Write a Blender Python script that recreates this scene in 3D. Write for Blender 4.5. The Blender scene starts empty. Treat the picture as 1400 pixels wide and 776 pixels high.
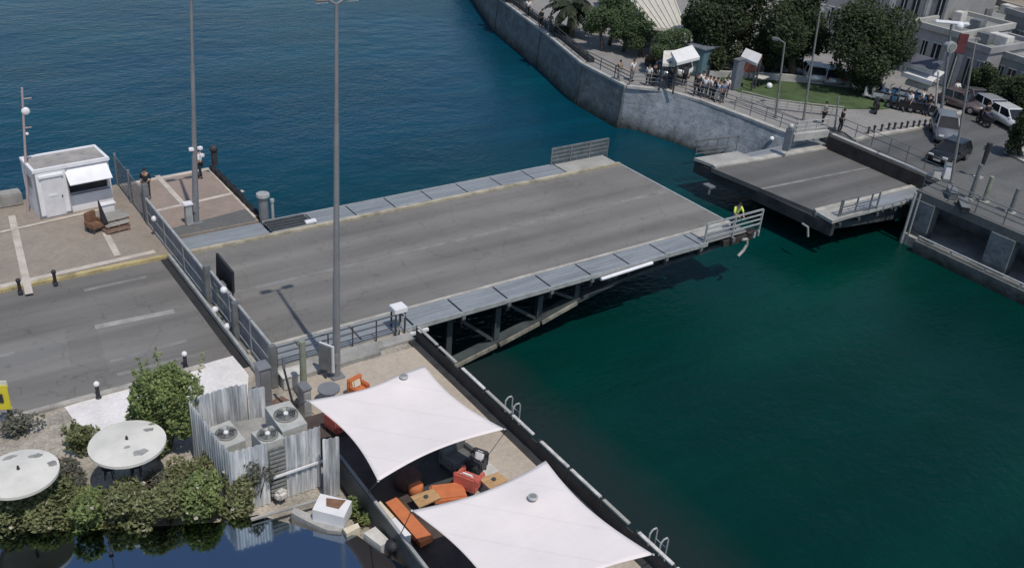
import bpy, bmesh, math, random
from mathutils import Vector, Matrix
RND = random.Random(7)
R = math.radians
sc = bpy.context.scene
COL = sc.collection

# ------------------------------------------------------------------ camera, sky, sun, exposure
# World axes: X along the bridge (towards the far bank), Y across it, Z up, road surface z = 0, metres.
CAM = Vector((-11.504, -31.9986, 22.0))
CM = Matrix(((0.8177770, 0.2232998, -0.5304507), (-0.5705984, 0.4350239, -0.6965426), (0.0752209, 0.8722909, 0.4831671)))
cd = bpy.data.cameras.new('camera'); cam = bpy.data.objects.new('camera', cd); COL.objects.link(cam)
cam.matrix_world = Matrix.Translation(CAM) @ CM.to_4x4()
cd.sensor_fit = 'HORIZONTAL'; cd.sensor_width = 36; cd.lens = 36 * 1300 / 1400
cd.clip_start = 0.5; cd.clip_end = 3000
sc.camera = cam
SUN_TO = Vector((-0.03, -0.46, 0.888)).normalized()
elev = math.asin(SUN_TO.z)
w = bpy.data.worlds.new('World'); sc.world = w; w.use_nodes = True
nt = w.node_tree; nt.nodes.clear()
sky = nt.nodes.new('ShaderNodeTexSky'); sky.sky_type = 'NISHITA'; sky.sun_disc = False
sky.sun_elevation = elev; sky.sun_rotation = math.atan2(SUN_TO.x, SUN_TO.y)
sky.air_density = 1.0; sky.dust_density = 0.8; sky.ozone_density = 1.5
bg = nt.nodes.new('ShaderNodeBackground'); bg.inputs[1].default_value = 0.115
wo = nt.nodes.new('ShaderNodeOutputWorld')
nt.links.new(sky.outputs[0], bg.inputs[0]); nt.links.new(bg.outputs[0], wo.inputs[0])
sl = bpy.data.lights.new('sun', 'SUN'); sl.energy = 2.85; sl.angle = R(0.6); sl.color = (1.0, 0.945, 0.85)
so = bpy.data.objects.new('sun', sl); COL.objects.link(so)
so.rotation_euler = (-SUN_TO).to_track_quat('-Z', 'Y').to_euler()
sc.view_settings.view_transform = 'Standard'; sc.view_settings.look = 'None'
sc.view_settings.exposure = 0.0; sc.view_settings.gamma = 1.0; sc.view_settings.use_curve_mapping = False
sc.cycles.max_bounces = 6; sc.cycles.transparent_max_bounces = 6
sc.cycles.caustics_reflective = False; sc.cycles.caustics_refractive = False

# ------------------------------------------------------------------ measuring: photo pixel -> point in the place
def ray(px, py): return CM @ Vector(((px - 700) / 1300, (388 - py) / 1300, -1))
def at(px, py, z=0.0):
    d = ray(px, py); return CAM + d * ((z - CAM.z) / d.z)
def up(base, px, py):
    """point seen at px, py in the upright plane through base that faces the camera"""
    n = Vector((base[0] - CAM.x, base[1] - CAM.y, 0)); d = ray(px, py)
    return CAM + d * (n.dot(n) / n.dot(d))
def height(base, px, py): return up(base, px, py).z

# ------------------------------------------------------------------ materials
MATS = {}
def newmat(name):
    m = bpy.data.materials.new(name); m.use_nodes = True
    return m, m.node_tree, m.node_tree.nodes['Principled BSDF']
def N(nt, kind, **kw):
    n = nt.nodes.new('ShaderNode' + kind)
    for k, v in kw.items():
        if k in n.inputs: n.inputs[k].default_value = v
        else: setattr(n, k, v)
    return n
def ramp(nt, fac, stops):
    r = nt.nodes.new('ShaderNodeValToRGB'); cr = r.color_ramp
    while len(cr.elements) < len(stops): cr.elements.new(0.5)
    for e, (p, c) in zip(cr.elements, stops): e.position = p; e.color = (*c, 1)
    nt.links.new(fac, r.inputs[0]); return r.outputs[0]
def mulc(nt, a, b, f=1.0, mode='MULTIPLY'):
    m = nt.nodes.new('ShaderNodeMix'); m.data_type = 'RGBA'; m.blend_type = mode
    if isinstance(f, float): m.inputs[0].default_value = f
    else: nt.links.new(f, m.inputs[0])
    for s, i in ((a, 6), (b, 7)):
        if isinstance(s, tuple): m.inputs[i].default_value = (*s, 1)
        else: nt.links.new(s, m.inputs[i])
    return m.outputs[2]
def coords(nt, scale=(1, 1, 1), world=True):
    if world: o = nt.nodes.new('ShaderNodeNewGeometry').outputs['Position']
    else: o = nt.nodes.new('ShaderNodeTexCoord').outputs['Object']
    m = nt.nodes.new('ShaderNodeMapping'); m.inputs['Scale'].default_value = scale
    nt.links.new(o, m.inputs['Vector']); return m.outputs[0]
def noise(nt, vec, s, d=4, rough=0.6):
    n = N(nt, 'TexNoise'); n.inputs['Scale'].default_value = s; n.inputs['Detail'].default_value = d
    n.inputs['Roughness'].default_value = rough; nt.links.new(vec, n.inputs['Vector']); return n.outputs['Fac']
def bump(nt, p, h, strength, dist):
    b = N(nt, 'Bump'); b.inputs['Strength'].default_value = strength; b.inputs['Distance'].default_value = dist
    nt.links.new(h, b.inputs['Height']); nt.links.new(b.outputs[0], p.inputs['Normal'])
def mat(name, c, rough=0.7, var=0.18, s=1.5, metal=0.0, bmp=0.0, stretch=(1, 1, 1), fine=0.0, world=False, spec=0.4):
    if name in MATS: return MATS[name]
    m, nt, p = newmat(name)
    v = coords(nt, stretch, world)
    n = noise(nt, v, s)
    lo = tuple(max(0, x * (1 - 2 * var)) for x in c); hi = tuple(min(1, x * (1 + 1.2 * var)) for x in c)
    col = ramp(nt, n, [(0.25, lo), (0.55, c), (0.8, hi)])
    if fine:
        n2 = noise(nt, v, s * 14, 3)
        col = mulc(nt, col, ramp(nt, n2, [(0.3, (1 - fine,) * 3), (0.7, (1 + fine,) * 3)]))
    nt.links.new(col, p.inputs['Base Color'])
    p.inputs['Roughness'].default_value = rough; p.inputs['Metallic'].default_value = metal
    p.inputs['Specular IOR Level'].default_value = spec
    if bmp: bump(nt, p, noise(nt, v, s * 6, 5), 0.6, bmp)
    MATS[name] = m; return m
def asphalt(name, c, seedoff):
    m, nt, p = newmat(name)
    v = coords(nt, (0.05, 1.0, 1.0)); v2 = coords(nt, (0.25, 0.4, 1)); v3 = coords(nt)
    streak = ramp(nt, noise(nt, v, 1.1, 5), [(0.3, tuple(x * .86 for x in c)), (0.7, tuple(x * 1.16 for x in c))])
    patch = ramp(nt, noise(nt, v2, 0.5, 3), [(0.35, (.88,) * 3), (0.62, (1.1,) * 3)])
    grain = ramp(nt, noise(nt, v3, 30, 3), [(0.3, (.8,) * 3), (0.7, (1.2,) * 3)])
    spots = ramp(nt, noise(nt, v3, 1.7, 6, .7), [(0.30, (.72,) * 3), (0.42, (1,) * 3)])
    vo = N(nt, 'TexVoronoi'); vo.feature = 'DISTANCE_TO_EDGE'; vo.inputs['Scale'].default_value = 0.33
    wob = mulc(nt, v3, N(nt, 'TexNoise').outputs['Color'], 1.0, 'ADD'); wn = nt.nodes[-1]
    tn = [x for x in nt.nodes if x.bl_idname == 'ShaderNodeTexNoise'][-1]; tn.inputs['Scale'].default_value = 1.4; nt.links.new(v3, tn.inputs['Vector'])
    nt.links.new(wob, vo.inputs['Vector'])
    crack = ramp(nt, vo.outputs['Distance'], [(0.0, (.62,) * 3), (0.012, (1,) * 3)])
    drip = ramp(nt, noise(nt, coords(nt, (.5, 1, 1)), 3.3, 2, .5), [(0.22, (.72,) * 3), (0.27, (1,) * 3)])
    sy = N(nt, 'SeparateXYZ'); nt.links.new(v3, sy.inputs[0]); sw = N(nt, 'Math', operation='MULTIPLY_ADD'); nt.links.new(noise(nt, v, .35, 3), sw.inputs[0]); sw.inputs[1].default_value = .8; nt.links.new(sy.outputs[1], sw.inputs[2])
    sn = N(nt, 'Math', operation='MULTIPLY'); nt.links.new(sw.outputs[0], sn.inputs[0]); sn.inputs[1].default_value = 2.75; si = N(nt, 'Math', operation='SINE'); nt.links.new(sn.outputs[0], si.inputs[0])
    sm = N(nt, 'MapRange'); nt.links.new(si.outputs[0], sm.inputs[0]); sm.inputs[1].default_value = -1; sm.inputs[2].default_value = 1
    streak = mulc(nt, streak, ramp(nt, sm.outputs[0], [(0.0, (.90,) * 3), (1.0, (1.09, 1.085, 1.075))]))
    cc = mulc(nt, mulc(nt, mulc(nt, mulc(nt, mulc(nt, streak, patch), grain), spots), crack, 0.55), drip)
    nt.links.new(cc, p.inputs['Base Color']); p.inputs['Roughness'].default_value = 0.85
    bump(nt, p, noise(nt, v3, 25, 3), 0.3, 0.01)
    MATS[name] = m; return m
def pavers(name, c1, c2, mortar, size, rot=0.0):
    m, nt, p = newmat(name)
    v = coords(nt)
    mp = N(nt, 'Mapping'); mp.inputs['Rotation'].default_value = (0, 0, rot); nt.links.new(v, mp.inputs['Vector'])
    b = N(nt, 'TexBrick'); b.inputs['Scale'].default_value = 1 / size
    b.inputs['Color1'].default_value = (*c1, 1); b.inputs['Color2'].default_value = (*c2, 1); b.inputs['Mortar'].default_value = (*mortar, 1)
    b.inputs['Mortar Size'].default_value = 0.02; b.inputs['Bias'].default_value = 0.0
    nt.links.new(mp.outputs[0], b.inputs['Vector'])
    st = ramp(nt, noise(nt, v, 0.5, 6, .65), [(0.3, (.85, .85, .865)), (0.65, (1.07,) * 3)])
    st2 = ramp(nt, noise(nt, v, 5, 5, .7), [(0.3, (.86,) * 3), (0.65, (1.06,) * 3)])
    nt.links.new(mulc(nt, mulc(nt, b.outputs['Color'], st), st2), p.inputs['Base Color']); p.inputs['Roughness'].default_value = 0.85
    MATS[name] = m; return m
def stonewall(name, c, rows=0.55, algae=True):
    m, nt, p = newmat(name)
    v = coords(nt)
    comb = N(nt, 'SeparateXYZ'); nt.links.new(v, comb.inputs[0])
    add = N(nt, 'Math', operation='ADD'); nt.links.new(comb.outputs[0], add.inputs[0]); nt.links.new(comb.outputs[1], add.inputs[1])
    cx = N(nt, 'CombineXYZ'); nt.links.new(add.outputs[0], cx.inputs[0]); nt.links.new(comb.outputs[2], cx.inputs[1])
    b = N(nt, 'TexBrick'); b.inputs['Scale'].default_value = 1 / rows
    b.inputs['Color1'].default_value = (*[x * .85 for x in c], 1); b.inputs['Color2'].default_value = (*[x * 1.15 for x in c], 1)
    b.inputs['Mortar'].default_value = (*[x * .8 for x in c], 1); b.inputs['Mortar Size'].default_value = 0.03
    b.inputs['Row Height'].default_value = .8; b.inputs['Brick Width'].default_value = 1.7
    nt.links.new(cx.outputs[0], b.inputs['Vector'])
    st = ramp(nt, noise(nt, v, 0.45, 7, .7), [(0.28, (.55, .58, .6)), (0.5, (.95,) * 3), (0.75, (1.3, 1.27, 1.2))])
    st2 = ramp(nt, noise(nt, v, 2.2, 6, .75), [(0.32, (.6,) * 3), (0.5, (1,) * 3), (0.75, (1.2,) * 3)])
    cc = mulc(nt, mulc(nt, b.outputs['Color'], st), st2)
    if algae:  # wet weed growing in a ragged band above the waterline
        n = N(nt, 'Math', operation='MULTIPLY_ADD'); nt.links.new(noise(nt, v, 1.2, 5), n.inputs[0]); n.inputs[1].default_value = 1.6; nt.links.new(comb.outputs[2], n.inputs[2])
        mr = N(nt, 'MapRange'); nt.links.new(n.outputs[0], mr.inputs[0]); mr.inputs[1].default_value = -2.6; mr.inputs[2].default_value = -1.3
        cc = mulc(nt, (.018, .026, .022), cc, mr.outputs[0], 'MIX')
    nt.links.new(cc, p.inputs['Base Color']); p.inputs['Roughness'].default_value = 0.9
    bump(nt, p, noise(nt, v, 4, 6), 0.7, 0.05)
    MATS[name] = m; return m
def leafmat(name, dark, light, rough=0.6):
    m, nt, p = newmat(name)
    g = nt.nodes.new('ShaderNodeNewGeometry')
    n = noise(nt, coords(nt), 0.9, 3)
    mx = N(nt, 'Math', operation='MULTIPLY_ADD'); nt.links.new(g.outputs['Random Per Island'], mx.inputs[0]); mx.inputs[1].default_value = 0.6
    ms = N(nt, 'Math', operation='MULTIPLY'); nt.links.new(n, ms.inputs[0]); ms.inputs[1].default_value = 0.5
    nt.links.new(ms.outputs[0], mx.inputs[2])
    nt.links.new(ramp(nt, mx.outputs[0], [(0.15, dark), (0.85, light)]), p.inputs['Base Color'])
    p.inputs['Roughness'].default_value = rough; p.inputs['Specular IOR Level'].default_value = 0.2
    tr = N(nt, 'BsdfTranslucent'); nt.links.new(mulc(nt, p.inputs['Base Color'].links[0].from_socket, (1.1, 1.2, .7)), tr.inputs['Color'])
    ms_ = N(nt, 'MixShader'); ms_.inputs[0].default_value = 0.38
    nt.links.new(p.outputs[0], ms_.inputs[1]); nt.links.new(tr.outputs[0], ms_.inputs[2])
    nt.links.new(ms_.outputs[0], nt.nodes['Material Output'].inputs['Surface'])
    MATS[name] = m; return m
def corrugated(name, c):
    m, nt, p = newmat(name)
    v = coords(nt, (3.2, 3.2, 0.22))
    a = ramp(nt, noise(nt, v, 1.6, 5, .7), [(0.34, tuple(x * .5 for x in c)), (0.5, c), (0.62, tuple(min(.9, x * 1.6) for x in c))])
    r = ramp(nt, noise(nt, coords(nt, (1, 1, .5)), 2.2, 6, .7), [(0.6, (1,) * 3), (0.78, (.75, .7, .66))])
    nt.links.new(mulc(nt, a, r), p.inputs['Base Color'])
    p.inputs['Roughness'].default_value = 0.5; p.inputs['Metallic'].default_value = 0.25
    MATS[name] = m; return m
def water_mat():
    m, nt, p = newmat('sea_water')
    v = coords(nt); sp = N(nt, 'SeparateXYZ'); nt.links.new(v, sp.inputs[0])
    # the strait is greener over its shallow bed south of the bridge, bluer and deeper to the north
    wv = N(nt, 'Math', operation='MULTIPLY_ADD'); nt.links.new(noise(nt, v, 0.05, 3), wv.inputs[0]); wv.inputs[1].default_value = 14; nt.links.new(sp.outputs[1], wv.inputs[2])
    mr = N(nt, 'MapRange'); nt.links.new(wv.outputs[0], mr.inputs[0]); mr.inputs[1].default_value = -6; mr.inputs[2].default_value = 34
    col = ramp(nt, mr.outputs[0], [(0.0, (.0006, .0245, .021)), (0.3, (.0006, .030, .0275)), (0.6, (.0006, .036, .046)), (1.0, (.0006, .042, .077))])
    gp = ramp(nt, noise(nt, coords(nt, (1, 1, 1)), 0.045, 2), [(0.45, (1, 1, 1)), (0.68, (1.1, 1.18, .97))])
    col = mulc(nt, col, gp)
    col = mulc(nt, col, ramp(nt, noise(nt, coords(nt, (.35, 1, 1)), 0.22, 5, .65), [(0.3, (.86,) * 3), (0.7, (1.14,) * 3)]))
    col = mulc(nt, col, ramp(nt, noise(nt, coords(nt, (.03, .22, 1)), 1.0, 4, .6), [(0.42, (.92,) * 3), (0.56, (1.02,) * 3), (0.72, (1.3, 1.25, 1.2))]))
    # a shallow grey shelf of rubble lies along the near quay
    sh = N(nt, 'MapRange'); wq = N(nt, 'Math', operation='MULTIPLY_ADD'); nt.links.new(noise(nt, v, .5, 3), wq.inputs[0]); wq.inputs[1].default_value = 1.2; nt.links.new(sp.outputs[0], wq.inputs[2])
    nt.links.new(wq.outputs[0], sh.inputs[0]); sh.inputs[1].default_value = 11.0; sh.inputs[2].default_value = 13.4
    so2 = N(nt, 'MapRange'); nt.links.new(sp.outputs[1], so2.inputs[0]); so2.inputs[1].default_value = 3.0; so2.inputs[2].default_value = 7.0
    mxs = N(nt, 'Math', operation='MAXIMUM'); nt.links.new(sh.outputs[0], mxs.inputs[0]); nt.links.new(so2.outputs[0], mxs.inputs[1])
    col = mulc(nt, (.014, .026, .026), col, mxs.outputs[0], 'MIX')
    nt.links.new(col, p.inputs['Base Color'])
    p.inputs['IOR'].default_value = 1.33; p.inputs['Specular IOR Level'].default_value = 0.22
    ca = ramp(nt, noise(nt, coords(nt, (.5, 1, 1)), 0.12, 4), [(0.3, (.12,) * 3), (0.7, (.24,) * 3)])
    nt.links.new(ca, p.inputs['Roughness'])
    v2 = coords(nt, (0.7, 1.0, 1.0))
    a = noise(nt, v2, 2.6, 4, .6); b = noise(nt, v2, 0.55, 4, .6)
    patch = ramp(nt, noise(nt, v, 0.07, 3), [(0.35, (.1,) * 3), (0.6, (1.2,) * 3)])
    s1 = N(nt, 'Math', operation='MULTIPLY'); nt.links.new(a, s1.inputs[0]); nt.links.new(patch, s1.inputs[1])
    s2 = N(nt, 'Math', operation='MULTIPLY_ADD'); nt.links.new(b, s2.inputs[0]); s2.inputs[1].default_value = 1.6; nt.links.new(s1.outputs[0], s2.inputs[2])
    bump(nt, p, s2.outputs[0], 0.6, 0.12)
    MATS['water'] = m; return m

# ------------------------------------------------------------------ mesh builder
class MB:
    def __init__(s): s.bm = bmesh.new()
    def poly(s, pts):
        vs = [s.bm.verts.new(p) for p in pts]; s.bm.faces.new(vs); return s
    def hexa(s, b, t):
        n = len(b); vb = [s.bm.verts.new(p) for p in b]; vt = [s.bm.verts.new(p) for p in t]
        s.bm.faces.new(vb[::-1]); s.bm.faces.new(vt)
        for i in range(n): s.bm.faces.new((vb[i], vb[(i + 1) % n], vt[(i + 1) % n], vt[i]))
        return s
    def prism(s, xy, z0, z1):
        a = sum(xy[i][0] * xy[(i + 1) % len(xy)][1] - xy[(i + 1) % len(xy)][0] * xy[i][1] for i in range(len(xy)))
        if a < 0: xy = xy[::-1]
        return s.hexa([(p[0], p[1], z0) for p in xy], [(p[0], p[1], z1) for p in xy])
    def box(s, c, d, rz=0.0, bev=0.0, rx=0.0, ry=0.0):
        M = Matrix.Translation(c) @ Matrix.Rotation(rz, 4, 'Z') @ Matrix.Rotation(ry, 4, 'Y') @ Matrix.Rotation(rx, 4, 'X') @ Matrix.Diagonal((*d, 1))
        r = bmesh.ops.create_cube(s.bm, size=1, matrix=M)
        if bev:
            es = list({e for v in r['verts'] for e in v.link_edges})
            bmesh.ops.bevel(s.bm, geom=es, offset=bev, segments=2, affect='EDGES')
        return s
    def b2(s, a, b, bev=0.0):
        return s.box([(a[i] + b[i]) / 2 for i in range(3)], [abs(b[i] - a[i]) for i in range(3)], 0, bev)
    def beam(s, p0, p1, wd, ht, upv=(0, 0, 1)):
        p0, p1 = Vector(p0), Vector(p1); d = (p1 - p0).normalized(); u = Vector(upv)
        if abs(d.dot(u)) > .98: u = Vector((1, 0, 0))
        sd = d.cross(u).normalized(); u = sd.cross(d)
        q = [sd * (wd / 2 * i) + u * (ht / 2 * j) for i, j in ((-1, -1), (1, -1), (1, 1), (-1, 1))]
        return s.hexa([p0 + x for x in q][::-1], [p1 + x for x in q][::-1])
    def tube(s, p0, p1, r0, r1=None, n=10, cap=True):
        r1 = r0 if r1 is None else r1
        p0, p1 = Vector(p0), Vector(p1); d = p1 - p0; L = d.length
        M = Matrix.Translation((p0 + p1) / 2) @ d.to_track_quat('Z', 'Y').to_matrix().to_4x4()
        bmesh.ops.create_cone(s.bm, cap_ends=cap, segments=n, radius1=r0, radius2=r1, depth=L, matrix=M); return s
    def path(s, pts, r, n=8):
        for a, b in zip(pts[:-1], pts[1:]): s.tube(a, b, r, r, n)
        return s
    def ball(s, c, r, n=10, sc=(1, 1, 1)):
        M = Matrix.Translation(c) @ Matrix.Diagonal((*sc, 1))
        bmesh.ops.create_uvsphere(s.bm, u_segments=n, v_segments=max(5, n * 2 // 3), radius=r, matrix=M); return s
    def lathe(s, prof, c=(0, 0, 0), n=24):
        rings = []
        for r, z in prof:
            rings.append([s.bm.verts.new((c[0] + r * math.cos(2 * math.pi * i / n), c[1] + r * math.sin(2 * math.pi * i / n), c[2] + z)) for i in range(n)])
        for a, b in zip(rings[:-1], rings[1:]):
            for i in range(n): s.bm.faces.new((a[i], a[(i + 1) % n], b[(i + 1) % n], b[i]))
        s.bm.faces.new(rings[0][::-1]); s.bm.faces.new(rings[-1]); return s
    def leaves(s, pts, size, flat=0.0, aspect=.55):
        for p in pts:
            a = RND.uniform(0, 6.283); e = RND.gauss(0, .6) * (1 - flat)
            d = Vector((math.cos(a) * math.cos(e), math.sin(a) * math.cos(e), math.sin(e)))
            t = d.cross(Vector((RND.gauss(0, .5), RND.gauss(0, .5), 1))).normalized()
            L = size * RND.uniform(.6, 1.3); W = L * aspect
            p = Vector(p); nn = d.cross(t) * (L * .12)
            q = [p - d * L / 2, p + t * W / 2 + nn, p + d * L / 2, p - t * W / 2 + nn]
            s.bm.faces.new([s.bm.verts.new(x) for x in q])
        return s
    def build(s, name, m, parent=None, smooth=False, W=False, kind=None):
        """W: the shapes were given in world coordinates and the parent stands unturned at its location"""
        me = bpy.data.meshes.new(name)
        if W and parent is not None:
            root = parent
            while root.parent: root = root.parent
            off = Vector(root.location)
            for v in s.bm.verts: v.co -= off
        bmesh.ops.recalc_face_normals(s.bm, faces=s.bm.faces) if len(s.bm.faces) < 4000 else None
        s.bm.to_mesh(me); s.bm.free()
        me.materials.append(MATS[m] if isinstance(m, str) else m)
        if smooth:
            for p in me.polygons: p.use_smooth = True
        o = bpy.data.objects.new(name, me); COL.objects.link(o)
        if parent: o.parent = parent
        if kind: o['kind'] = kind
        return o
def tag(o, label, cat, group=None):
    o['label'] = label; o['category'] = cat
    if group: o['group'] = group
    return o
def thing(name, label, cat, loc=(0, 0, 0), rz=0.0, group=None):
    o = bpy.data.objects.new(name, None); COL.objects.link(o)
    o.location = loc; o.rotation_euler = (0, 0, rz); o.empty_display_size = .3
    return tag(o, label, cat, group)
def dup(o, loc, rz=None, label=None, scale=None):
    def cp(x, par):
        c = x.copy(); COL.objects.link(c)
        if par: c.parent = par
        for ch in x.children: cp(ch, c)
        return c
    c = cp(o, None); c.location = loc
    if rz is not None: c.rotation_euler = (0, 0, rz)
    if scale: c.scale = (scale,) * 3
    if label: c['label'] = label
    return c
def recolour(o, m):
    """give this copy its own material while it shares its mesh"""
    s = o.material_slots[0]; s.link = 'OBJECT'; s.material = MATS[m]
ORD = ['first', 'second', 'third', 'fourth', 'fifth', 'sixth', 'seventh', 'eighth', 'ninth', 'tenth', 'eleventh', 'twelfth', 'thirteenth', 'fourteenth', 'fifteenth', 'sixteenth', 'seventeenth', 'eighteenth']

# palette
asphalt('asphalt', (.16, .152, .144), 0); asphalt('deck_asphalt', (.174, .166, .156), 3)
asphalt('patch_asphalt', (.175, .17, .163), 6); asphalt('span_asphalt', (.115, .112, .109), 4); asphalt('far_asphalt', (.10, .10, .101), 5)
pavers('tan_pavers', (.315, .265, .215), (.285, .24, .197), (.25, .215, .18), .42)
pavers('pier_pavers', (.325, .25, .205), (.295, .23, .19), (.25, .205, .175), .42)
pavers('promenade_pavers', (.285, .275, .26), (.26, .25, .24), (.21, .2, .19), .6, .3)
pavers('grey_pavers', (.14, .14, .135), (.125, .125, .12), (.10, .10, .098), .5)
pavers('terrace_pavers', (.475, .405, .33), (.455, .39, .315), (.41, .35, .285), .5)
mat('pale_band', (.52, .46, .40), .85, .15, 1.2, fine=.12, world=True)
mat('kerb_stone', (.42, .40, .36), .85, .22, 1.0, fine=.15, world=True)
mat('bridge_kerb', (.40, .36, .27), .8, .3, 1.2, fine=.2, world=True); mat('yellow_kerb', (.46, .38, .19), .8, .3, 1.2, fine=.2, world=True)
mat('worn_paint', (.33, .32, .305), .8, .2, 1.5, fine=.25, world=True)
mat('faint_paint', (.222, .217, .21), .8, .18, 1.0, fine=.25, world=True)
mat('white_pavement', (.74, .71, .70), .8, .1, .8, fine=.1, world=True)
mat('earth', (.40, .36, .31), .95, .3, .8, fine=.3, world=True)
stonewall('quay_stone', (.30, .325, .36)); stonewall('quay_shaded_algae', (.15, .165, .17)); stonewall('dark_quay', (.075, .08, .085), .8)
stonewall('pale_wall', (.20, .215, .22), 3.0); stonewall('pier_wall', (.13, .15, .165), 3.0)
mat('coping', (.42, .41, .39), .85, .2, 1.0, fine=.15, world=True)
mat('concrete', (.33, .32, .30), .85, .2, 1.0, fine=.15, world=True)
mat('dark_void', (.03, .03, .032), .9)
mat('steel_plate', (.285, .305, .325), .55, .16, .9, .2, stretch=(.3, 2.4, 1), fine=.1, world=True)
mat('tip_plate', (.36, .35, .325), .7, .14, .8, fine=.12, world=True)
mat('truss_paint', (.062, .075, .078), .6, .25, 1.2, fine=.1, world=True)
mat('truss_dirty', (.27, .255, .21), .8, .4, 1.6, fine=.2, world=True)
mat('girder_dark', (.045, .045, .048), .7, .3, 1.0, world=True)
mat('rust_beam', (.05, .042, .038), .8, .3, 1.5, world=True)
mat('galvanised', (.33, .35, .36), .45, .15, 3, .5)
mat('rail_pale', (.46, .47, .46), .5, .15, 3, .3)
mat('rail_dark', (.06, .065, .07), .6, .2, 3)
mat('gate_blue', (.22, .245, .29), .5, .2, 2, .35, world=True)
mat('mesh_grey', (.21, .22, .225), .6, .2, 2, .3, world=True)
mat('pole_dim', (.19, .19, .185), .6, .15, 2); mat('pole_grey', (.27, .275, .29), .5, .1, 1.2, .35)
mat('white_paint', (.78, .77, .79), .6, .07, 1.2)
mat('door_white', (.68, .67, .69), .6, .08, 2); mat('off_white', (.60, .58, .54), .7, .15, 2, fine=.08)
mat('roof_felt', (.33, .31, .295), .9, .18, 1.6, fine=.12)
mat('dark_glass', (.02, .022, .025), .12, .2, 1)
mat('black_rubber', (.016, .016, .018), .8, .3, 3)
m, nt_, p = newmat('sail_cloth'); v_ = coords(nt_)
wv_ = N(nt_, 'TexWave'); wv_.inputs['Scale'].default_value = .34; wv_.inputs['Distortion'].default_value = 0; wv_.bands_direction = 'DIAGONAL'; nt_.links.new(v_, wv_.inputs['Vector'])
c_ = mulc(nt_, ramp(nt_, noise(nt_, v_, .9, 5), [(.3, (.72, .66, .645)), (.7, (.775, .71, .695))]), ramp(nt_, wv_.outputs['Fac'], [(0.0, (.945, .945, .95)), (0.012, (1, 1, 1))]))
nt_.links.new(c_, p.inputs['Base Color']); p.inputs['Roughness'].default_value = .8; bump(nt_, p, noise(nt_, coords(nt_, (.35, 1.3, 1)), 1.6, 4), .35, .05); MATS['sail_cloth'] = m
mat('green_post', (.25, .27, .20), .7, .2, 2)
mat('ac_body', (.46, .46, .43), .6, .12, 3); mat('ac_grille', (.235, .24, .235), .6, .2, 6)
corrugated('corrugated_steel', (.60, .62, .65))
mat('orange_fabric', (.58, .185, .075), .85, .1, 3); mat('red_fabric', (.52, .13, .10), .85, .1, 3)
mat('wood_top', (.50, .31, .155), .6, .2, 2, stretch=(1, 6, 1)); mat('brown_fabric', (.10, .055, .04), .9, .2, 3)
mat('grey_fabric', (.14, .145, .145), .9, .15, 3); mat('rug', (.055, .06, .062), .95, .2, 1)
mat('cream', (.68, .61, .47), .8, .1, 2); mat('terrace_wall', (.075, .08, .083), .5, .2, 1.2)
mat('deck_brown', (.085, .065, .058), .8, .25, 1.3, world=True)
mat('umbrella_cloth', (.66, .64, .59), .85, .1, 1.2); mat('umbrella_patch', (.30, .30, .29), .85, .3, 2)
mat('bark', (.085, .065, .05), .9, .3, 4); mat('palm_bark', (.24, .19, .14), .9, .3, 5)
leafmat('leaf_bush', (.095, .125, .05), (.32, .38, .16)); leafmat('leaf_hedge', (.085, .10, .05), (.31, .33, .17))
leafmat('leaf_dark', (.038, .054, .031), (.092, .118, .064)); leafmat('leaf_mid', (.065, .10, .05), (.15, .205, .105))
leafmat('leaf_grey', (.085, .088, .072), (.24, .235, .20)); leafmat('leaf_palm', (.025, .038, .024), (.08, .09, .055))
leafmat('flower', (.5, .42, .33), (.75, .68, .62)); leafmat('leaf_dry', (.14, .10, .06), (.30, .23, .15))
mat('lawn', (.068, .105, .042), .95, .25, .8, fine=.3, world=True)
mat('rail_white', (.60, .59, .57), .6, .25, 3); mat('mast_pink', (.42, .33, .33), .6, .1, 2); mat('sign_yellow', (.62, .53, .04), .5, .08, 2); mat('sign_black', (.03, .03, .036), .6)
mat('hi_vis', (.55, .75, .12), .7, .1, 4); mat('skin', (.42, .26, .19), .6, .1, 5); mat('hair', (.025, .02, .018), .8)
for nm, c in dict(cloth_white=(.78, .77, .76), cloth_black=(.025, .026, .03), cloth_navy=(.04, .05, .10), cloth_red=(.35, .06, .05), cloth_grey=(.2, .2, .21), cloth_khaki=(.28, .23, .16), cloth_blue=(.10, .17, .32), shoe=(.03, .03, .03)).items(): mat(nm, c, .85, .12, 6)
for nm, c in dict(car_silver=(.38, .39, .41), car_dull=(.20, .21, .225), car_black=(.02, .021, .024), car_white=(.7, .7, .7), car_blue=(.10, .22, .42), car_red=(.13, .10, .10), car_grey=(.13, .13, .14)).items(): mat(nm, c, .22, .04, 1, .25, spec=.6)
mat('lamp_glass', (.7, .7, .68), .2, .05, 2); mat('tail_red', (.35, .02, .02), .25); mat('tyre', (.02, .02, .02), .85); mat('rim', (.4, .4, .42), .35, .05, 2, .8)
mat('teal_paint', (.10, .19, .22), .6, .12, 2); mat('booth_grey', (.15, .17, .2), .6, .12, 2); mat('coral_paint', (.45, .16, .12), .7, .15, 2)
mat('canopy_beige', (.58, .54, .44), .85, .08, .5, fine=.06, stretch=(1, 1, 1))
mat('wall_pale', (.42, .41, .385), .85, .12, .4, fine=.08); mat('wall_tan', (.38, .32, .26), .85, .15, .4, fine=.08); mat('wall_grey', (.28, .275, .27), .85, .15, .4, fine=.08)
mat('wall_lilac', (.32, .31, .315), .85, .12, .4, fine=.08); mat('wall_green', (.29, .305, .29), .85, .12, .4, fine=.08)
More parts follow.
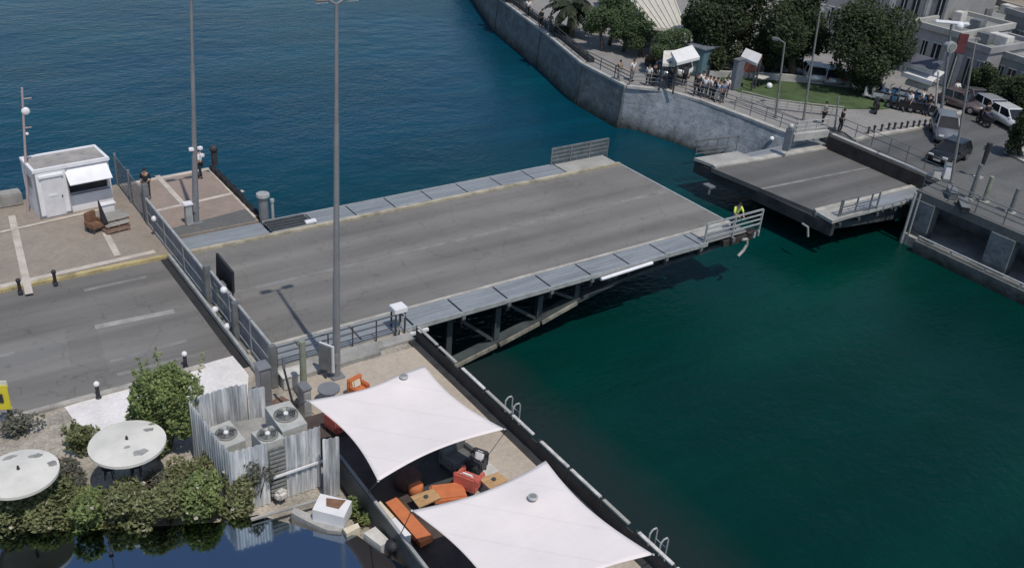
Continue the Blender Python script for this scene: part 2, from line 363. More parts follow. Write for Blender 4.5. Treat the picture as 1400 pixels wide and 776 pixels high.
mat('roof_tan', (.27, .235, .20), .9, .2, .5, fine=.15); mat('roof_grey', (.19, .185, .195), .9, .2, .5, fine=.15); mat('roof_brown', (.20, .13, .10), .9, .2, .5, fine=.15); mat('roof_pale', (.245, .25, .24), .9, .2, .5, fine=.15)
mat('window_dark', (.03, .033, .04), .2, .2, 1); mat('awning_white', (.70, .69, .68), .8, .06, 1); mat('awning_cream', (.50, .45, .36), .8, .1, 1)
mat('awning_slate', (.10, .105, .13), .8, .1, 1); mat('sign_red', (.14, .04, .045), .6); mat('brown_wood', (.22, .12, .075), .8, .25, 3)
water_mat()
m, nt_, p = newmat('mirror_glass'); p.inputs['Base Color'].default_value = (.30, .37, .45, 1); p.inputs['Metallic'].default_value = 1.0; p.inputs['Roughness'].default_value = 0.07
p.inputs['IOR'].default_value = 3.4; bump(nt_, p, noise(nt_, coords(nt_), 0.7, 2), .12, .02); MATS['mirror_glass'] = m

# ================================================================== SETTING
def sheet(name, pts, z, m, kind='structure'):
    return MB().poly([(p[0], p[1], z) for p in pts]).build(name, m, kind=kind)
def slab(name, pts, z0, z1, m, kind='structure'):
    return MB().prism([(p[0], p[1]) for p in pts], z0, z1).build(name, m, kind=kind)
def P(*px, z=0.0): return [at(a, b, z) for a, b in px]
def atx(px, py, x):
    d = ray(px, py); return CAM + d * ((x - CAM.x) / d.x)
def aty(px, py, y):
    d = ray(px, py); return CAM + d * ((y - CAM.y) / d.y)

WL = -3.4
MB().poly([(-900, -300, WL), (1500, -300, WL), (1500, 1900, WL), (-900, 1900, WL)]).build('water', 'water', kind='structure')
slab('seabed', [(-900, -300), (1500, -300), (1500, 1900), (-900, 1900)], -9, -8.5, 'earth')
# left bank
slab('quay', [(-90, -70), (6.2, -70), (6.2, 9.3), (4.65, 9.3), (4.65, 18.65), (-1.5, 18.75), (-90, 18.75)], -6, -0.03, 'dark_quay')
sheet('ground', [(-90, -70), (6.15, -70), (6.15, 0), (-90, 0)], -0.026, 'earth')
sheet('road', [(-90, -.05), (-.5, -.05), (-.5, 9.35), (-90, 9.35)], 0.0, 'asphalt')
sheet('terrace_floor', [(.2, -2.9), (6.1, -2.9), (6.1, -40), (.2, -40)], 0.03, 'terrace_pavers')
sheet('terrace_deck', [(-.75, -5.2), (2.9, -5.2), (2.9, -40), (-.75, -40)], 0.045, 'deck_brown')
sheet('pavement', P((88, 556), (190, 524), (290, 494), (318, 486), (340, 512), (338, 545), (262, 560), (210, 600), (150, 590), (105, 580), z=.02), .02, 'white_pavement')
# plaza with its pale bands
plz = [(-90, 9.6), (-.55, 9.6), (-.55, 9.5), (.1, 9.5), (.1, 11.15), (4.6, 11.15), (4.6, 18.2), (4.3, 18.6), (-90, 18.7)]
slab('plaza', plz, -.02, .12, 'tan_pavers')
sheet('pier', [(.1, 11.2), (4.55, 11.2), (4.55, 18.15), (4.25, 18.5), (.1, 18.5)], .1215, 'pier_pavers')
sheet('pier_strip', [(.15, 11.2), (4.5, 11.2), (4.5, 12.75), (.15, 12.1)], .1235, 'grey_pavers')
slab('plaza_step', [(.15, 9.45), (4.6, 9.45), (4.6, 11.0), (.15, 11.0)], -.02, .05, 'steel_plate')
def band(name, a, b, wd, z=.124, m='pale_band'):
    a, b = Vector((a[0], a[1], 0)), Vector((b[0], b[1], 0)); n = Vector((-(b - a).y, (b - a).x, 0)).normalized() * wd / 2
    sheet(name, [a - n, b - n, b + n, a + n], z, m)
for i, (p, q, wd) in enumerate([((160, 254), (286, 230.5), .35), ((289, 231), (352, 296), .4), ((215, 240), (257, 286), .28), ((206, 290), (333, 261), .28), ((16, 295), (40, 402), .32), ((0, 392), (212, 344), .34), ((144, 318), (161, 350), .3), ((0, 318), (150, 284), .22)]):
    band('plaza_band', at(*p, .12), at(*q, .12), wd, .124 + i * .0035)
slab('kerb', [(-90, 9.33), (-.55, 9.33), (-.55, 9.58), (-90, 9.58)], -.02, .135, 'yellow_kerb')
slab('kerb', [(-90, -.32), (-2.2, -.32), (-2.2, -.07), (-90, -.07)], -.024, .10, 'kerb_stone')
for a, b, m in [((130, 447), (238, 425), 'worn_paint'), ((0, 487), (20, 482), 'faint_paint'), ((115, 397), (200, 378), 'faint_paint'), ((150, 494), (255, 465), 'faint_paint'), ((160, 512), (280, 482), 'faint_paint')]:
    band('road_marking', at(*a), at(*b), .34 if m == 'worn_paint' else .22, .005, m)
for q_ in ([(128, 436), (262, 404), (300, 470), (150, 508)], [(0, 470), (90, 449), (96, 500), (0, 525)]): sheet('road_patch', P(*q_), .0025, 'patch_asphalt')
sheet('road_slot', [(-1.0, -1.0), (-.62, -1.0), (-.62, 9.32), (-1.0, 9.32)], .006, 'dark_void')

# ---- far bank
EDGE = [(80, 112), (58, 77), (46.3, 50.3), (42.9, 38.2), (39.56, 27.9), (39.0, 21.8), (41.26, 19.95), (42.23, 16.7), (42.66, 12.4), (42.94, 8.3)]
slab('far_quay', EDGE + [(46.6, 8.3), (46.6, -1.8), (46.6, -70), (420, -70), (420, 420), (120, 420)], -6, -.02, 'quay_stone')
sheet('far_ground', [(46.2, -69), (419, -69), (419, 419), (125, 419), (82, 113), (46.2, 9)], -.012, 'far_asphalt')
inner = [(x + .35, y) for x, y in EDGE]
kerbpx = [(1168, 193), (1188, 187), (1215, 183), (1242, 178.5), (1268, 173), (1292, 166), (1312, 156), (1322, 143), (1318, 133)]
kerb = P(*kerbpx)
slab('promenade', inner + [(46.9, 8.3), (47.2, 7.0)] + [(p.x, p.y) for p in kerb] + [(at(1250, 112).x, at(1250, 112).y), (130, 120), (300, 400), (125, 400)], -.05, .11, 'promenade_pavers')
k = MB()
for a, b in zip(kerb[:-1], kerb[1:]): k.beam((a.x, a.y, .06), (b.x, b.y, .06), .35, .16)
k.build('promenade_kerb', 'kerb_stone', kind='structure')
lawn = P((985, 107), (1050, 112), (1120, 118), (1195, 128), (1240, 147), (1205, 152), (1160, 151), (1110, 146), (1055, 138), (1010, 128), (985, 118))
slab('lawn', lawn, .0, .17, 'lawn')
ped = P((1272, 246), (1290, 237), (1340, 241), (1400, 253), (1440, 262))
slab('far_pavement', [(42.55, -2.2), (45.9, -1.9)] + [(p.x, p.y) for p in ped] + [(62, -22), (62, -69), (42.55, -69)], -.45, .09, 'grey_pavers')
# lower gallery under the southern pavement
slab('gallery_wall', [(41.5, -3.6), (42.1, -3.6), (42.1, -69), (41.5, -69)], -6, -2.6, 'pale_wall')
slab('gallery_floor', [(42.1, -2.3), (46.6, -2.3), (46.6, -69), (42.1, -69)], -6, -2.75, 'concrete')
g = MB()
for v in (-2.95, -8.3, -13.7, -19):
    g.b2((42.45, v - .75, -2.75), (43.2, v + .75, -.45))
g.build('gallery_piers', 'pier_wall', kind='structure')

# ================================================================== BRIDGE
# --- near span: runs out over the water to its open tip
br = thing('bridge_span', 'long near half of the opened road bridge, with a worker at its tip', 'bridge', (14, 4.6, 0))
TX = 27.75
b = MB(); b.b2((-.45, 0, -.32), (TX, 9.3, 0.0)); b.build('deck', 'deck_asphalt', br, W=True)
b = MB(); b.b2((-.4, -.18, -.3), (TX, -.002, .12)); b.build('kerb', 'kerb_stone', br, W=True)
b = MB(); b.b2((.2, 9.302, -.3), (TX, 9.55, .12)); b.build('kerb', 'bridge_kerb', br, W=True)
seams = [4.05 + 2.5 * i for i in range(9)]
fs = MB(); fn = MB()
sx = [.3, 1.55, 4.05] + seams[1:] + [24.6]
for a, c in zip(sx[:-1], sx[1:]):
    fs.b2((a + .05, -1.52, .0), (c - .05, -.19, .10))
    for j in range(1, 5): fs.b2((a + .06, -1.5 + j * .26, .10), (c - .06, -1.46 + j * .26, .112))
for a, c in zip([4.7] + [4.7 + 2.35 * i for i in range(1, 8)], [4.7 + 2.35 * i for i in range(1, 8)] + [23.6]):
    fn.b2((a + .04, 9.56, .0), (c - .04, 10.95, .10))
    for j in range(1, 4): fn.b2((a + .05, 9.6 + j * .34, .10), (c - .05, 9.64 + j * .34, .112))
fs.build('footway', 'steel_plate', br, W=True); fn.build('footway', 'steel_plate', br, W=True)
b = MB(); b.b2((24.65, -1.4, -.02), (TX, -.19, .11)); b.build('tip_plate', 'tip_plate', br, W=True)
b = MB(); b.b2((23.65, 9.56, -.02), (TX - .2, 10.9, .11)); b.build('tip_plate', 'tip_plate', br, W=True)
MB().b2((.3, -1.58, -.1), (24.6, -1.525, .13)).build('edge_strip', 'rail_pale', br, W=True); MB().b2((4.7, 10.955, -.1), (23.6, 11.0, .13)).build('edge_strip', 'rail_pale', br, W=True)
mk = MB(); mk.b2((-.3, 4.72, .001), (TX - .3, 4.98, .006)); mk.build('centre_line', 'faint_paint', br, W=True)
e = MB(); e.b2((TX + .001, -.18, -.3), (TX + .12, 9.55, .02)); e.build('end_strip', 'rail_pale', br, W=True)
def truss(y, parent):
    t = MB(); low = MB()
    bx = [(6.3, -3.25), (8.9, -3.2), (11.6, -2.7), (14.1, -2.17), (16.4, -1.62), (18.9, -1.15), (22, -.95), (25, -.85), (27.4, -.55)]
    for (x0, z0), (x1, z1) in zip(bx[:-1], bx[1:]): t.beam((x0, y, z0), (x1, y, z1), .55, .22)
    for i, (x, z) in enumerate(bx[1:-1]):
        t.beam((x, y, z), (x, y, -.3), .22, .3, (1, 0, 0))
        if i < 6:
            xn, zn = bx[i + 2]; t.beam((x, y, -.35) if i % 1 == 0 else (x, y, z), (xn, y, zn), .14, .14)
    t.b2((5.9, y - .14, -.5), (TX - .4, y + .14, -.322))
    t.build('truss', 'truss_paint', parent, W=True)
    if y < 0:
        for (x0, z0), (x1, z1) in zip(bx[:4], bx[1:5]): low.beam((x0 + .05, y - .31, z0 - .04), (x1 - .12, y - .31, z1 - .04), .09, .2)
        low.build('bottom_flange', 'truss_dirty', parent, W=True)
truss(-.7, br); truss(9.8, br)
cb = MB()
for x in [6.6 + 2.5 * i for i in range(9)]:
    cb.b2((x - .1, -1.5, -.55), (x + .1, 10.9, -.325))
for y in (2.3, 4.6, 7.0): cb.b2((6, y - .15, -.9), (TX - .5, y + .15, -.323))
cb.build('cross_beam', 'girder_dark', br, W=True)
for x in [6.6 + 2.5 * i for i in range(9)]:
    q = MB(); q.beam((x, -1.5, -.1), (x, -.8, -.75), .12, .12); q.b2((x - .12, -1.66, -.24), (x + .06, -1.53, -.02)); q.build('bracket', 'mesh_grey', br, W=True)
q = MB(); q.tube((17.0, -1.74, -.12), (20.4, -1.74, -.02), .09); q.build('pipe', 'white_paint', br, W=True)
def panel_rail(x0, x1, y, z0, h, rails, posts, name='railing'):
    r = MB()
    for i in range(rails): z = z0 + h * (1 - i / rails * .9); r.b2((x0, y - .03, z - .05), (x1, y + .03, z + .05 if i == 0 else z + .02))
    for i in range(posts): x = x0 + (x1 - x0) * i / (posts - 1); r.b2((x - .035, y - .05, z0 - .15), (x + .035, y + .05, z0 + h))
    return r
panel_rail(24.4, 28.75, -1.46, -.05, 1.25, 4, 3).build('railing', 'rail_pale', br, W=True)
q = panel_rail(23.4, 27.95, 10.95, .0, 1.15, 4, 4)
for i in range(44): q.b2((23.45 + i * .102, 10.93, .05), (23.49 + i * .102, 10.96, 1.1))
q.build('railing', 'mesh_grey', br, W=True)
q = MB(); q.b2((27.9, -1.5, -.2), (28.75, -1.0, -.1)); q.b2((26.0, -1.45, -.55), (28.4, -1.15, -.2)); q.build('outrigger', 'rust_beam', br, W=True)
q = MB(); q.path([(27.3, -1.6, -.3), (27.7, -1.6, -.35), (27.8, -1.6, -.7), (27.6, -1.6, -1.05), (27.25, -1.6, -1.3)], .085); q.build('hook', 'tip_plate', br, W=True)
MB().b2((28.3, -1.55, -.45), (28.45, -1.4, -.1)).build('stub_bracket', 'rail_pale', br, W=True); MB().b2((28.65, -1.55, -.4), (28.75, -1.4, -.1)).build('stub_bracket', 'rail_pale', br, W=True)
# low kerb-side louvre platform and white box on the north footway
lp = MB()
for i in range(4): lp.b2((4.75, 9.7 + i * .3, .115), (6.9, 9.88 + i * .3, .19))
tag(lp.build('louvre_platform', 'rail_dark'), 'dark slatted platform lying on the north footway where the plaza ends', 'platform')
tag(MB().box((6.85, 9.75, .2), (.6, .25, .16), 0, .03).build('white_box', 'white_paint'), 'small white box lying on the footway beside the slatted platform', 'box')

# --- far span, lowered a little below its bank
Z2 = -.9
f2 = thing('bridge_span', 'short far half of the opened road bridge, lower than the bank behind it', 'bridge', (40, 3.5, Z2))
A = lambda px, py, dz=0.0: at(px, py, Z2 + dz)
def quad_slab(name, m, pts, t, parent, dz=0.0):
    tops = [at(x, y, Z2) for x, y in pts]
    return MB().prism([(q.x, q.y) for q in tops], Z2 + dz - t, Z2 + dz).build(name, m, parent, W=True)
quad_slab('deck', 'span_asphalt', [(973, 229.5), (1115, 288.5), (1266, 250), (1152, 198)], .3, f2)
quad_slab('footway', 'steel_plate', [(1010, 213), (1030, 217), (1150, 194), (1128, 187)], .2, f2, .06)
quad_slab('tip_plate', 'tip_plate', [(949, 217), (973, 226), (1028, 216), (1008, 208)], .2, f2, .07)
quad_slab('kerb', 'kerb_stone', [(973, 226.5), (978, 230.5), (1153, 200), (1150, 194.5)], .3, f2, .1)
quad_slab('footway', 'steel_plate', [(1168, 277.5), (1180, 289), (1257, 268.5), (1260, 254)], .2, f2, .05)
quad_slab('tip_plate', 'tip_plate', [(1115, 290), (1138, 303), (1180, 289.5), (1167, 278)], .2, f2, .05)
quad_slab('kerb', 'kerb_stone', [(1113, 287), (1116, 291), (1265, 253.5), (1264, 249.5)], .3, f2, .1)
quad_slab('centre_line', 'faint_paint', [(1040, 257), (1043, 259), (1205, 226.5), (1201, 225)], .02, f2, .006)
d0, d1 = at(949, 217, Z2), at(1138, 303, Z2); e0, e1 = at(1126, 187, Z2), at(1262, 268, Z2)
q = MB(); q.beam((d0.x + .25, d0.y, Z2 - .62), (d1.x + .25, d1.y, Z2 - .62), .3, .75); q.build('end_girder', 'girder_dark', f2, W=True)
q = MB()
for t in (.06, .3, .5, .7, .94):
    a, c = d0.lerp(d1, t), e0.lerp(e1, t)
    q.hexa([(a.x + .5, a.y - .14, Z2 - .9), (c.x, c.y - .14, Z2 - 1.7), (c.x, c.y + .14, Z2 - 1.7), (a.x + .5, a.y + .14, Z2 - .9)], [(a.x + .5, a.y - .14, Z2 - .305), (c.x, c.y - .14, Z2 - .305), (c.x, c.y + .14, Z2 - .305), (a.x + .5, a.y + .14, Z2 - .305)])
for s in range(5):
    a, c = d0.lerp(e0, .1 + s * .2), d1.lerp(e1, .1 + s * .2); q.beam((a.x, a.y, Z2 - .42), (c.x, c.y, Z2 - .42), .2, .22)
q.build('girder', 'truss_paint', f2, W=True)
a0, a1 = at(1140, 300, Z2), at(1259, 269, Z2)
q = MB(); q.beam((a0.x, a0.y, Z2 - .12), (a1.x, a1.y, Z2 - .12), .08, .16); q.build('edge_strip', 'rail_pale', f2, W=True)
q = MB(); h0, h1 = at(1146, 297, Z2), at(1198, 284.5, Z2)
for z in (.15, .62, 1.1): q.beam((h0.x, h0.y, Z2 + z), (h1.x, h1.y, Z2 + z), .06, .07)
for t in (0, .04, .42, .8, 1): p_ = h0.lerp(h1, t); q.b2((p_.x - .04, p_.y - .04, Z2 - .1), (p_.x + .04, p_.y + .04, Z2 + 1.14))
q.build('railing', 'mesh_grey', f2, W=True)
for s in range(5): p_ = h1.lerp(a1, .15 + s * .2); MB().b2((p_.x - .05, p_.y - .08, Z2 - .35), (p_.x + .05, p_.y + .03, Z2)).build('bracket', 'mesh_grey', f2, W=True)
q = MB(); h0, h1 = at(951, 212, Z2), at(1006, 206, Z2)
for z in (.1, .4, .75, 1.1): q.beam((h0.x, h0.y, Z2 + z), (h1.x, h1.y, Z2 + z), .03, .05)
for t in range(5): p_ = h0.lerp(h1, t / 4); q.b2((p_.x - .025, p_.y - .025, Z2), (p_.x + .025, p_.y + .025, Z2 + 1.1))
q.build('railing', 'mesh_grey', f2, W=True)
q = MB(); p_ = at(1106, 310, Z2 - .3); q.path([(p_.x, p_.y + .5, p_.z), (p_.x - .1, p_.y, p_.z), (p_.x, p_.y - .1, p_.z - .6)], .065); q.build('hook', 'tip_plate', f2, W=True)
q = MB(); p_ = at(968, 246, Z2); q.box((p_.x + .2, p_.y, Z2 - .45), (.5, .7, .12)); q.box((p_.x, p_.y - .25, Z2 - .65), (.12, .12, .5)); q.build('bearing', 'mesh_grey', f2, W=True)
# dark abutment beam where the lowered far span meets the street
ab = thing('abutment_beam', 'long dark steel beam between the lowered far span and the street', 'beam', (45.7, 2.8, 0))
a0, a1 = at(1134, 186, .0), at(1282, 249, 0)
q = MB(); q.beam((a0.x, a0.y, -.55), (a1.x, a1.y, -.55), .35, 1.2); q.build('web', 'rust_beam', ab, W=True)
q = MB(); q.beam((a0.x + .32, a0.y, .09), (a1.x + .32, a1.y, .09), .3, .1); q.build('coping', 'coping', ab, W=True)

# ================================================================== RAILINGS, GATE
def railing(name, label, pts, h, sp, m, rails=2, pr=.025, z0=0.0, cat='railing', group=None, rr=None, balus=0):
    t = thing(name, label, cat, (*Vector(pts[0]).xy, z0), group=group)
    po, ra = MB(), MB()
    for a, b_ in zip(pts[:-1], pts[1:]):
        a, b_ = Vector((*Vector(a).xy, z0)), Vector((*Vector(b_).xy, z0)); L = (b_ - a).length; n = max(1, round(L / sp))
        for i in range(n + 1):
            p_ = a.lerp(b_, i / n)
            if i < n or b_ == Vector((*Vector(pts[-1]).xy, z0)): (po if balus else MB()).tube(p_, p_ + Vector((0, 0, h)), pr, pr, 6) if balus else MB().tube(p_, p_ + Vector((0, 0, h)), pr, pr, 6).build('post', m, t, W=True)
        for j in range(rails): z = h * (1 - j / max(1, rails) * .85); ra.tube(a + Vector((0, 0, z)), b_ + Vector((0, 0, z)), rr or pr, rr or pr, 6)
        if balus:
            nb = int(L / balus)
            for i in range(nb): p_ = a.lerp(b_, (i + .5) / nb); po.tube(p_ + Vector((0, 0, h * .12)), p_ + Vector((0, 0, h)), .012, .012, 4)
    if balus: po.build('balusters', m, t, W=True)
    else: po.bm.free()
    ra.build('rails', m, t, W=True)
    return t
railing('bridge_railing', 'dark steel railing along the road edge above the terrace', [(.2, -1.75), (5.7, -1.75)], 1.05, 1.1, 'rail_dark', 3, .03, .0)
b = MB(); b.b2((.0, -2.75, -.02), (4.3, -1.85, .16)); b.b2((4.3, -2.45, -.02), (6.1, -1.9, .12)); tag(b.build('ledge', 'concrete'), 'low grey concrete ledge under the dark bridge railing', 'ledge')

gt = thing('road_gate', 'long blue grey steel gate closing the whole road before the bridge', 'gate', (-.4, 5.2, 0))
def gate_panel(y0, y1, z0, z1, x=-.42):
    s = MB(); n = int(abs(y1 - y0) / .14)
    for i in range(n):
        y = y0 + (y1 - y0) * (i + .5) / n
        s.box((x, y, (z0 + z1) / 2), (.03, .10, z1 - z0 - .08))
    s.build('panel', 'gate_blue', gt, W=True)
    f = MB(); f.b2((x - .05, y0, z1 - .05), (x + .05, y1, z1 + .05)); f.b2((x - .05, y0, z0 - .06), (x + .05, y1, z0 + .06)); f.b2((x - .045, y0, (z0 + z1) / 2 - .03), (x + .045, y1, (z0 + z1) / 2 + .03))
    for i in range(4): y = y0 + (y1 - y0) * i / 3; f.box((x, y, (z0 + z1) / 2), (.11, .08, z1 - z0 + .1))
    f.build('frame', 'rail_pale', gt, W=True)
gate_panel(12.9, 4.55, .25, 1.6); gate_panel(4.3, -2.6, .2, 1.65, -.25)
q = MB(); q.b2((-.68, -2.4, .1), (-.55, 9.2, .3)); q.build('ground_rail', 'rail_pale', gt, W=True)
for y, h in ((13.1, 2.3), (4.42, 1.9), (1.1, 1.8), (-2.75, 1.9)):
    q = MB(); q.box((-.36, y, h / 2), (.28, .24, h), 0, .02); q.build('post', 'mesh_grey', gt, W=True)
for (px, py) in ((306, 396), (294, 423), (311, 446), (211, 299)):
    p_ = atx(px, py, -.5); q = MB(); q.ball(p_, .15, 10); q.build('lamp', 'white_paint', gt, W=True)
p_ = atx(304, 414, -.1)
mo = thing('gate_motor', 'olive motor cabinet behind the middle of the road gate', 'gate motor', (p_.x, p_.y, 0))
MB().box((0, 0, .65), (.35, .5, 1.3), 0, .04).build('cabinet', 'green_post', mo); MB().box((-.02, .05, 1.34), (.42, .5, .08), 0, .02).build('lid', 'mesh_grey', mo)
for dy in (-.55, -1.1):
    MB().box((-.02, dy, .7), (.3, .45, .4), 0, .03).build('drive_box', 'mesh_grey', mo)
# black back of a traffic board over the road
c4 = [atx(295, 346, .25), atx(317, 372, .25), atx(318, 401, .25), atx(295.5, 380, .25)]
tb = thing('traffic_board', 'black backed traffic board on a thin post behind the gate', 'traffic sign', (.25, c4[2].y + .1, 0))
q = MB(); q.hexa([Vector(p) for p in c4], [Vector(p) + Vector((.1, 0, 0)) for p in c4]); q.build('board', 'sign_black', tb, W=True)
q = MB(); q.tube((.3, c4[2].y + .12, 0), (.3, c4[2].y + .12, c4[1].z - .1), .04); q.tube((.3, c4[3].y - .6, 0), (.3, c4[3].y - .6, c4[3].z), .04); q.build('post', 'mesh_grey', tb, W=True)
p_ = atx(295, 383, .1); ts = thing('signal_head', 'small dark signal on a thin stalk left of the black board', 'signal', (p_.x, p_.y, 0))
MB().tube((0, 0, 0), (0, 0, p_.z), .03).build('stalk', 'rail_dark', ts); MB().box((0, 0, p_.z), (.25, .22, .4), 0, .04).build('head', 'sign_black', ts)

# wire mesh fence with posts between kiosk plaza and the pier
wf = thing('mesh_fence', 'grey wire mesh fence at the north end of the road gate', 'fence', (-.4, 15.5, .12))
q = MB()
for i in range(30): y = 13.3 + i * .17; q.b2((-.43, y, .2), (-.415, y + .02, 1.85))
for z in [.25 + .2 * i for i in range(9)]: q.b2((-.44, 13.3, z), (-.41, 18.4, z + .02))
q.build('mesh', 'mesh_grey', wf, W=True)
for y in (13.6, 15.9, 18.4):
    q = MB(); q.box((-.42, y, 1.05), (.12, .12, 1.9)); q.build('post', 'pole_grey', wf, W=True)

# ================================================================== LEFT PLAZA
kz = .12
k0, k1 = at(56, 300, kz), at(157, 279, kz)
ku = Vector(((k1 - k0).x, (k1 - k0).y, 0)); kw = ku.length; krz = math.atan2(ku.y, ku.x)
kh = 2.45; kdp = 2.0
ki = thing('kiosk', 'white flat roofed kiosk with a door and an awning over its dark hatch', 'kiosk', (k0.x, k0.y, kz), krz)
b = MB(); b.b2((0, 0, 0), (kw * .42, kdp, kh)); b.b2((kw * .42 + .001, .12, 0), (kw, kdp, .95)); b.b2((kw * .42 + .001, .5, .95), (kw, kdp, kh)); b.b2((kw - .16, .12, .951), (kw, .5, kh)); b.b2((kw * .42 + .001, .121, 1.75), (kw - .161, .499, kh))
b.build('wall', 'white_paint', ki)
b = MB()
for (x0, y0), (x1, y1) in (((-.03, -.03), (kw + .03, .12)), ((-.03, kdp - .12), (kw + .03, kdp + .03)), ((-.03, .122), (.12, kdp - .122)), ((kw - .12, .122), (kw + .03, kdp - .122))): b.b2((x0, y0, kh + .002), (x1, y1, kh + .16))
b.build('parapet', 'white_paint', ki)
b = MB(); b.b2((.122, .124, kh + .004), (kw - .122, kdp - .124, kh + .1)); b.build('roof', 'roof_felt', ki)
b = MB(); b.b2((kw * .42 + .06, .3, .955), (kw - .165, .32, 1.745)); b.build('hatch', 'window_dark', ki)
b = MB(); b.hexa([(kw * .40, -.6, 1.72), (kw * .97, -.6, 1.72), (kw * .97, .1, 2.3), (kw * .40, .1, 2.3)], [(kw * .40, -.6, 1.76), (kw * .97, -.6, 1.76), (kw * .97, .1, 2.36), (kw * .40, .1, 2.36)]); b.build('awning', 'white_paint', ki)
b = MB(); b.b2((.3, -.04, .05), (1.25, .0, 2.1)); d_ = b.build('door', 'door_white', ki)
b = MB(); b.b2((.55, -.06, 1.12), (.95, -.041, 1.24)); b.build('plate', 'white_paint', d_)
b = MB(); b.b2((1.14, -.075, .98), (1.19, -.041, 1.1)); b.build('handle', 'rail_dark', d_)
b = MB(); b.b2((kw * .45, .06, .9), (kw - .1, .122, .955)); b.build('counter', 'pole_grey', ki)
b = MB(); b.b2((-.015, -.015, 0), (.07, -.002, kh)); b.build('corner_trim', 'pole_grey', ki); b = MB(); b.b2((kw * .42 - .05, -.02, 0), (kw * .42 + .02, -.002, kh)); b.build('corner_trim', 'rail_pale', ki); MB().b2((-.02, -.02, .0), (kw * .42, -.002, .14)).build('plinth', 'pole_grey', ki); MB().b2((.2, -.1, 2.14), (1.35, -.002, 2.26)).build('door_canopy', 'white_paint', ki)
b = MB(); b.b2((-.05, .5, 1.5), (-.002, 1.4, 2.1)); b.build('shutter', 'pole_grey', ki)
# antenna mast behind kiosk
ma_b = at(44, 250, .12); ma_b = k0 + Vector((-.25 * math.cos(krz) - 1.2 * math.sin(krz), -.25 * math.sin(krz) + 1.2 * math.cos(krz), 0))
ma_t = up(ma_b, 30, 120)
ma = thing('antenna_mast', 'thin pinkish antenna mast with a white dish behind the kiosk', 'mast', (ma_b.x, ma_b.y, .12))
MB().tube(ma_b, ma_t, .07, .05).build('pole', 'mast_pink', ma, W=True)
for px, py, r in ((35, 152, .2), (37, 183, .08)):
    p_ = up(ma_b, px, py); MB().ball(p_, r, 10, (1, .6, 1)).build('dish', 'white_paint', ma, W=True)
for px, py in ((33, 175), (33, 135)):
    p_ = up(ma_b, px, py); q = MB(); q.box((p_.x + .15, p_.y, p_.z), (.35, .05, .05)); q.build('cross_arm', 'mast_pink', ma, W=True)
# concrete bench block at the left edge
c0 = at(-20, 290, .12)
tag(MB().box((c0.x + .6, c0.y + .5, .45), (2.4, .8, .66), .0, .06).build('concrete_block', 'concrete'), 'long low concrete block at the water edge left of the kiosk', 'concrete block')
# wicker armchair + dark folded parasol, slatted crates
p_ = at(131, 316, .12); ch = thing('armchair', 'brown wicker armchair in front of the kiosk', 'chair', (p_.x, p_.y, .12), .4)
MB().box((0, 0, .32), (.62, .6, .22), 0, .05).build('seat', 'brown_wood', ch); MB().box((0, .3, .62), (.62, .14, .72), 0, .05).build('backrest', 'brown_wood', ch)
for s in (-1, 1): MB().box((s * .33, 0, .45), (.12, .6, .3), 0, .04).build('armrest', 'brown_wood', ch)
for sx_ in (-1, 1):
    for sy_ in (-1, 1): MB().box((sx_ * .26, sy_ * .24, .11), (.06, .06, .22)).build('leg', 'rail_dark', ch)
b0 = at(146, 314, .12); b1 = up(b0, 134, 274); cp_ = thing('closed_parasol', 'dark closed parasol leaning beside the wicker armchair', 'parasol', (b0.x, b0.y, .12))
mid = b0.lerp(b1, .25); MB().tube(b0, b1, .03).build('pole', 'rail_dark', cp_, W=True); MB().tube(mid, b1, .16, .03, 8).build('canopy', 'sign_black', cp_, W=True)
MB().box((b0.x, b0.y, .16), (.45, .45, .08), .3, .02).build('base', 'concrete', cp_, W=True)
p_ = at(157, 313, .12)
for i in range(3):
    st = thing('pallet', ['weathered wooden pallet at the bottom beside the kiosk corner', 'weathered wooden pallet in the middle of the pile by the kiosk', 'topmost grey wooden pallet of the pile by the kiosk'][i], 'pallet', (p_.x + .1 * i, p_.y + .35 * i, .12 + .15 * i), .15, 'pallets piled by the kiosk')
    q = MB()
    for j in range(6): q.b2((-.6, -.5 + j * .17, .1), (.6, -.38 + j * .17, .13))
    q.build('deck_boards', 'roof_brown' if i == 0 else 'concrete', st)
    for s in (-.5, 0, .5): MB().b2((s - .05, -.5, 0), (s + .05, .5, .098)).build('bearer', 'brown_wood', st)
p_ = at(151, 299, .12); tag(MB().box((p_.x, p_.y + .3, .85), (.8, .35, .08), .1, .02).box((p_.x, p_.y + .3, .46), (.6, .25, .68), .1).build('bench', 'white_paint'), 'white topped narrow stand at the right corner of the kiosk', 'stand')
# bollards on the plaza kerb
def bollard(loc, label, group, h=.75, cap='white_paint', body='sign_black'):
    t = thing('bollard', label, 'bollard', loc, group=group)
    MB().lathe([(.11, 0), (.11, .06), (.075, .09), (.07, h * .75)], n=12).build('shaft', body, t)
    MB().ball((0, 0, h * .86), .11, 10).build('cap', cap, t); return t
for (px, py, lab) in ((28, 400, 'black bollard at the left end of the yellow plaza kerb'), (76, 388, 'black bollard on the plaza kerb nearer the gate')):
    bollard(at(px, py, .12), lab, 'bollards along the plaza kerb', .7, 'sign_black')
for (px, py, lab) in ((135, 544, 'white capped bollard on the white pavement beside the road'), (17, 578, 'white capped bollard beside the yellow sign post'), (254, 502, 'white capped bollard on the kerb behind the green bush')):
    bollard(at(px, py, 0), lab, 'white capped bollards along the near kerb')
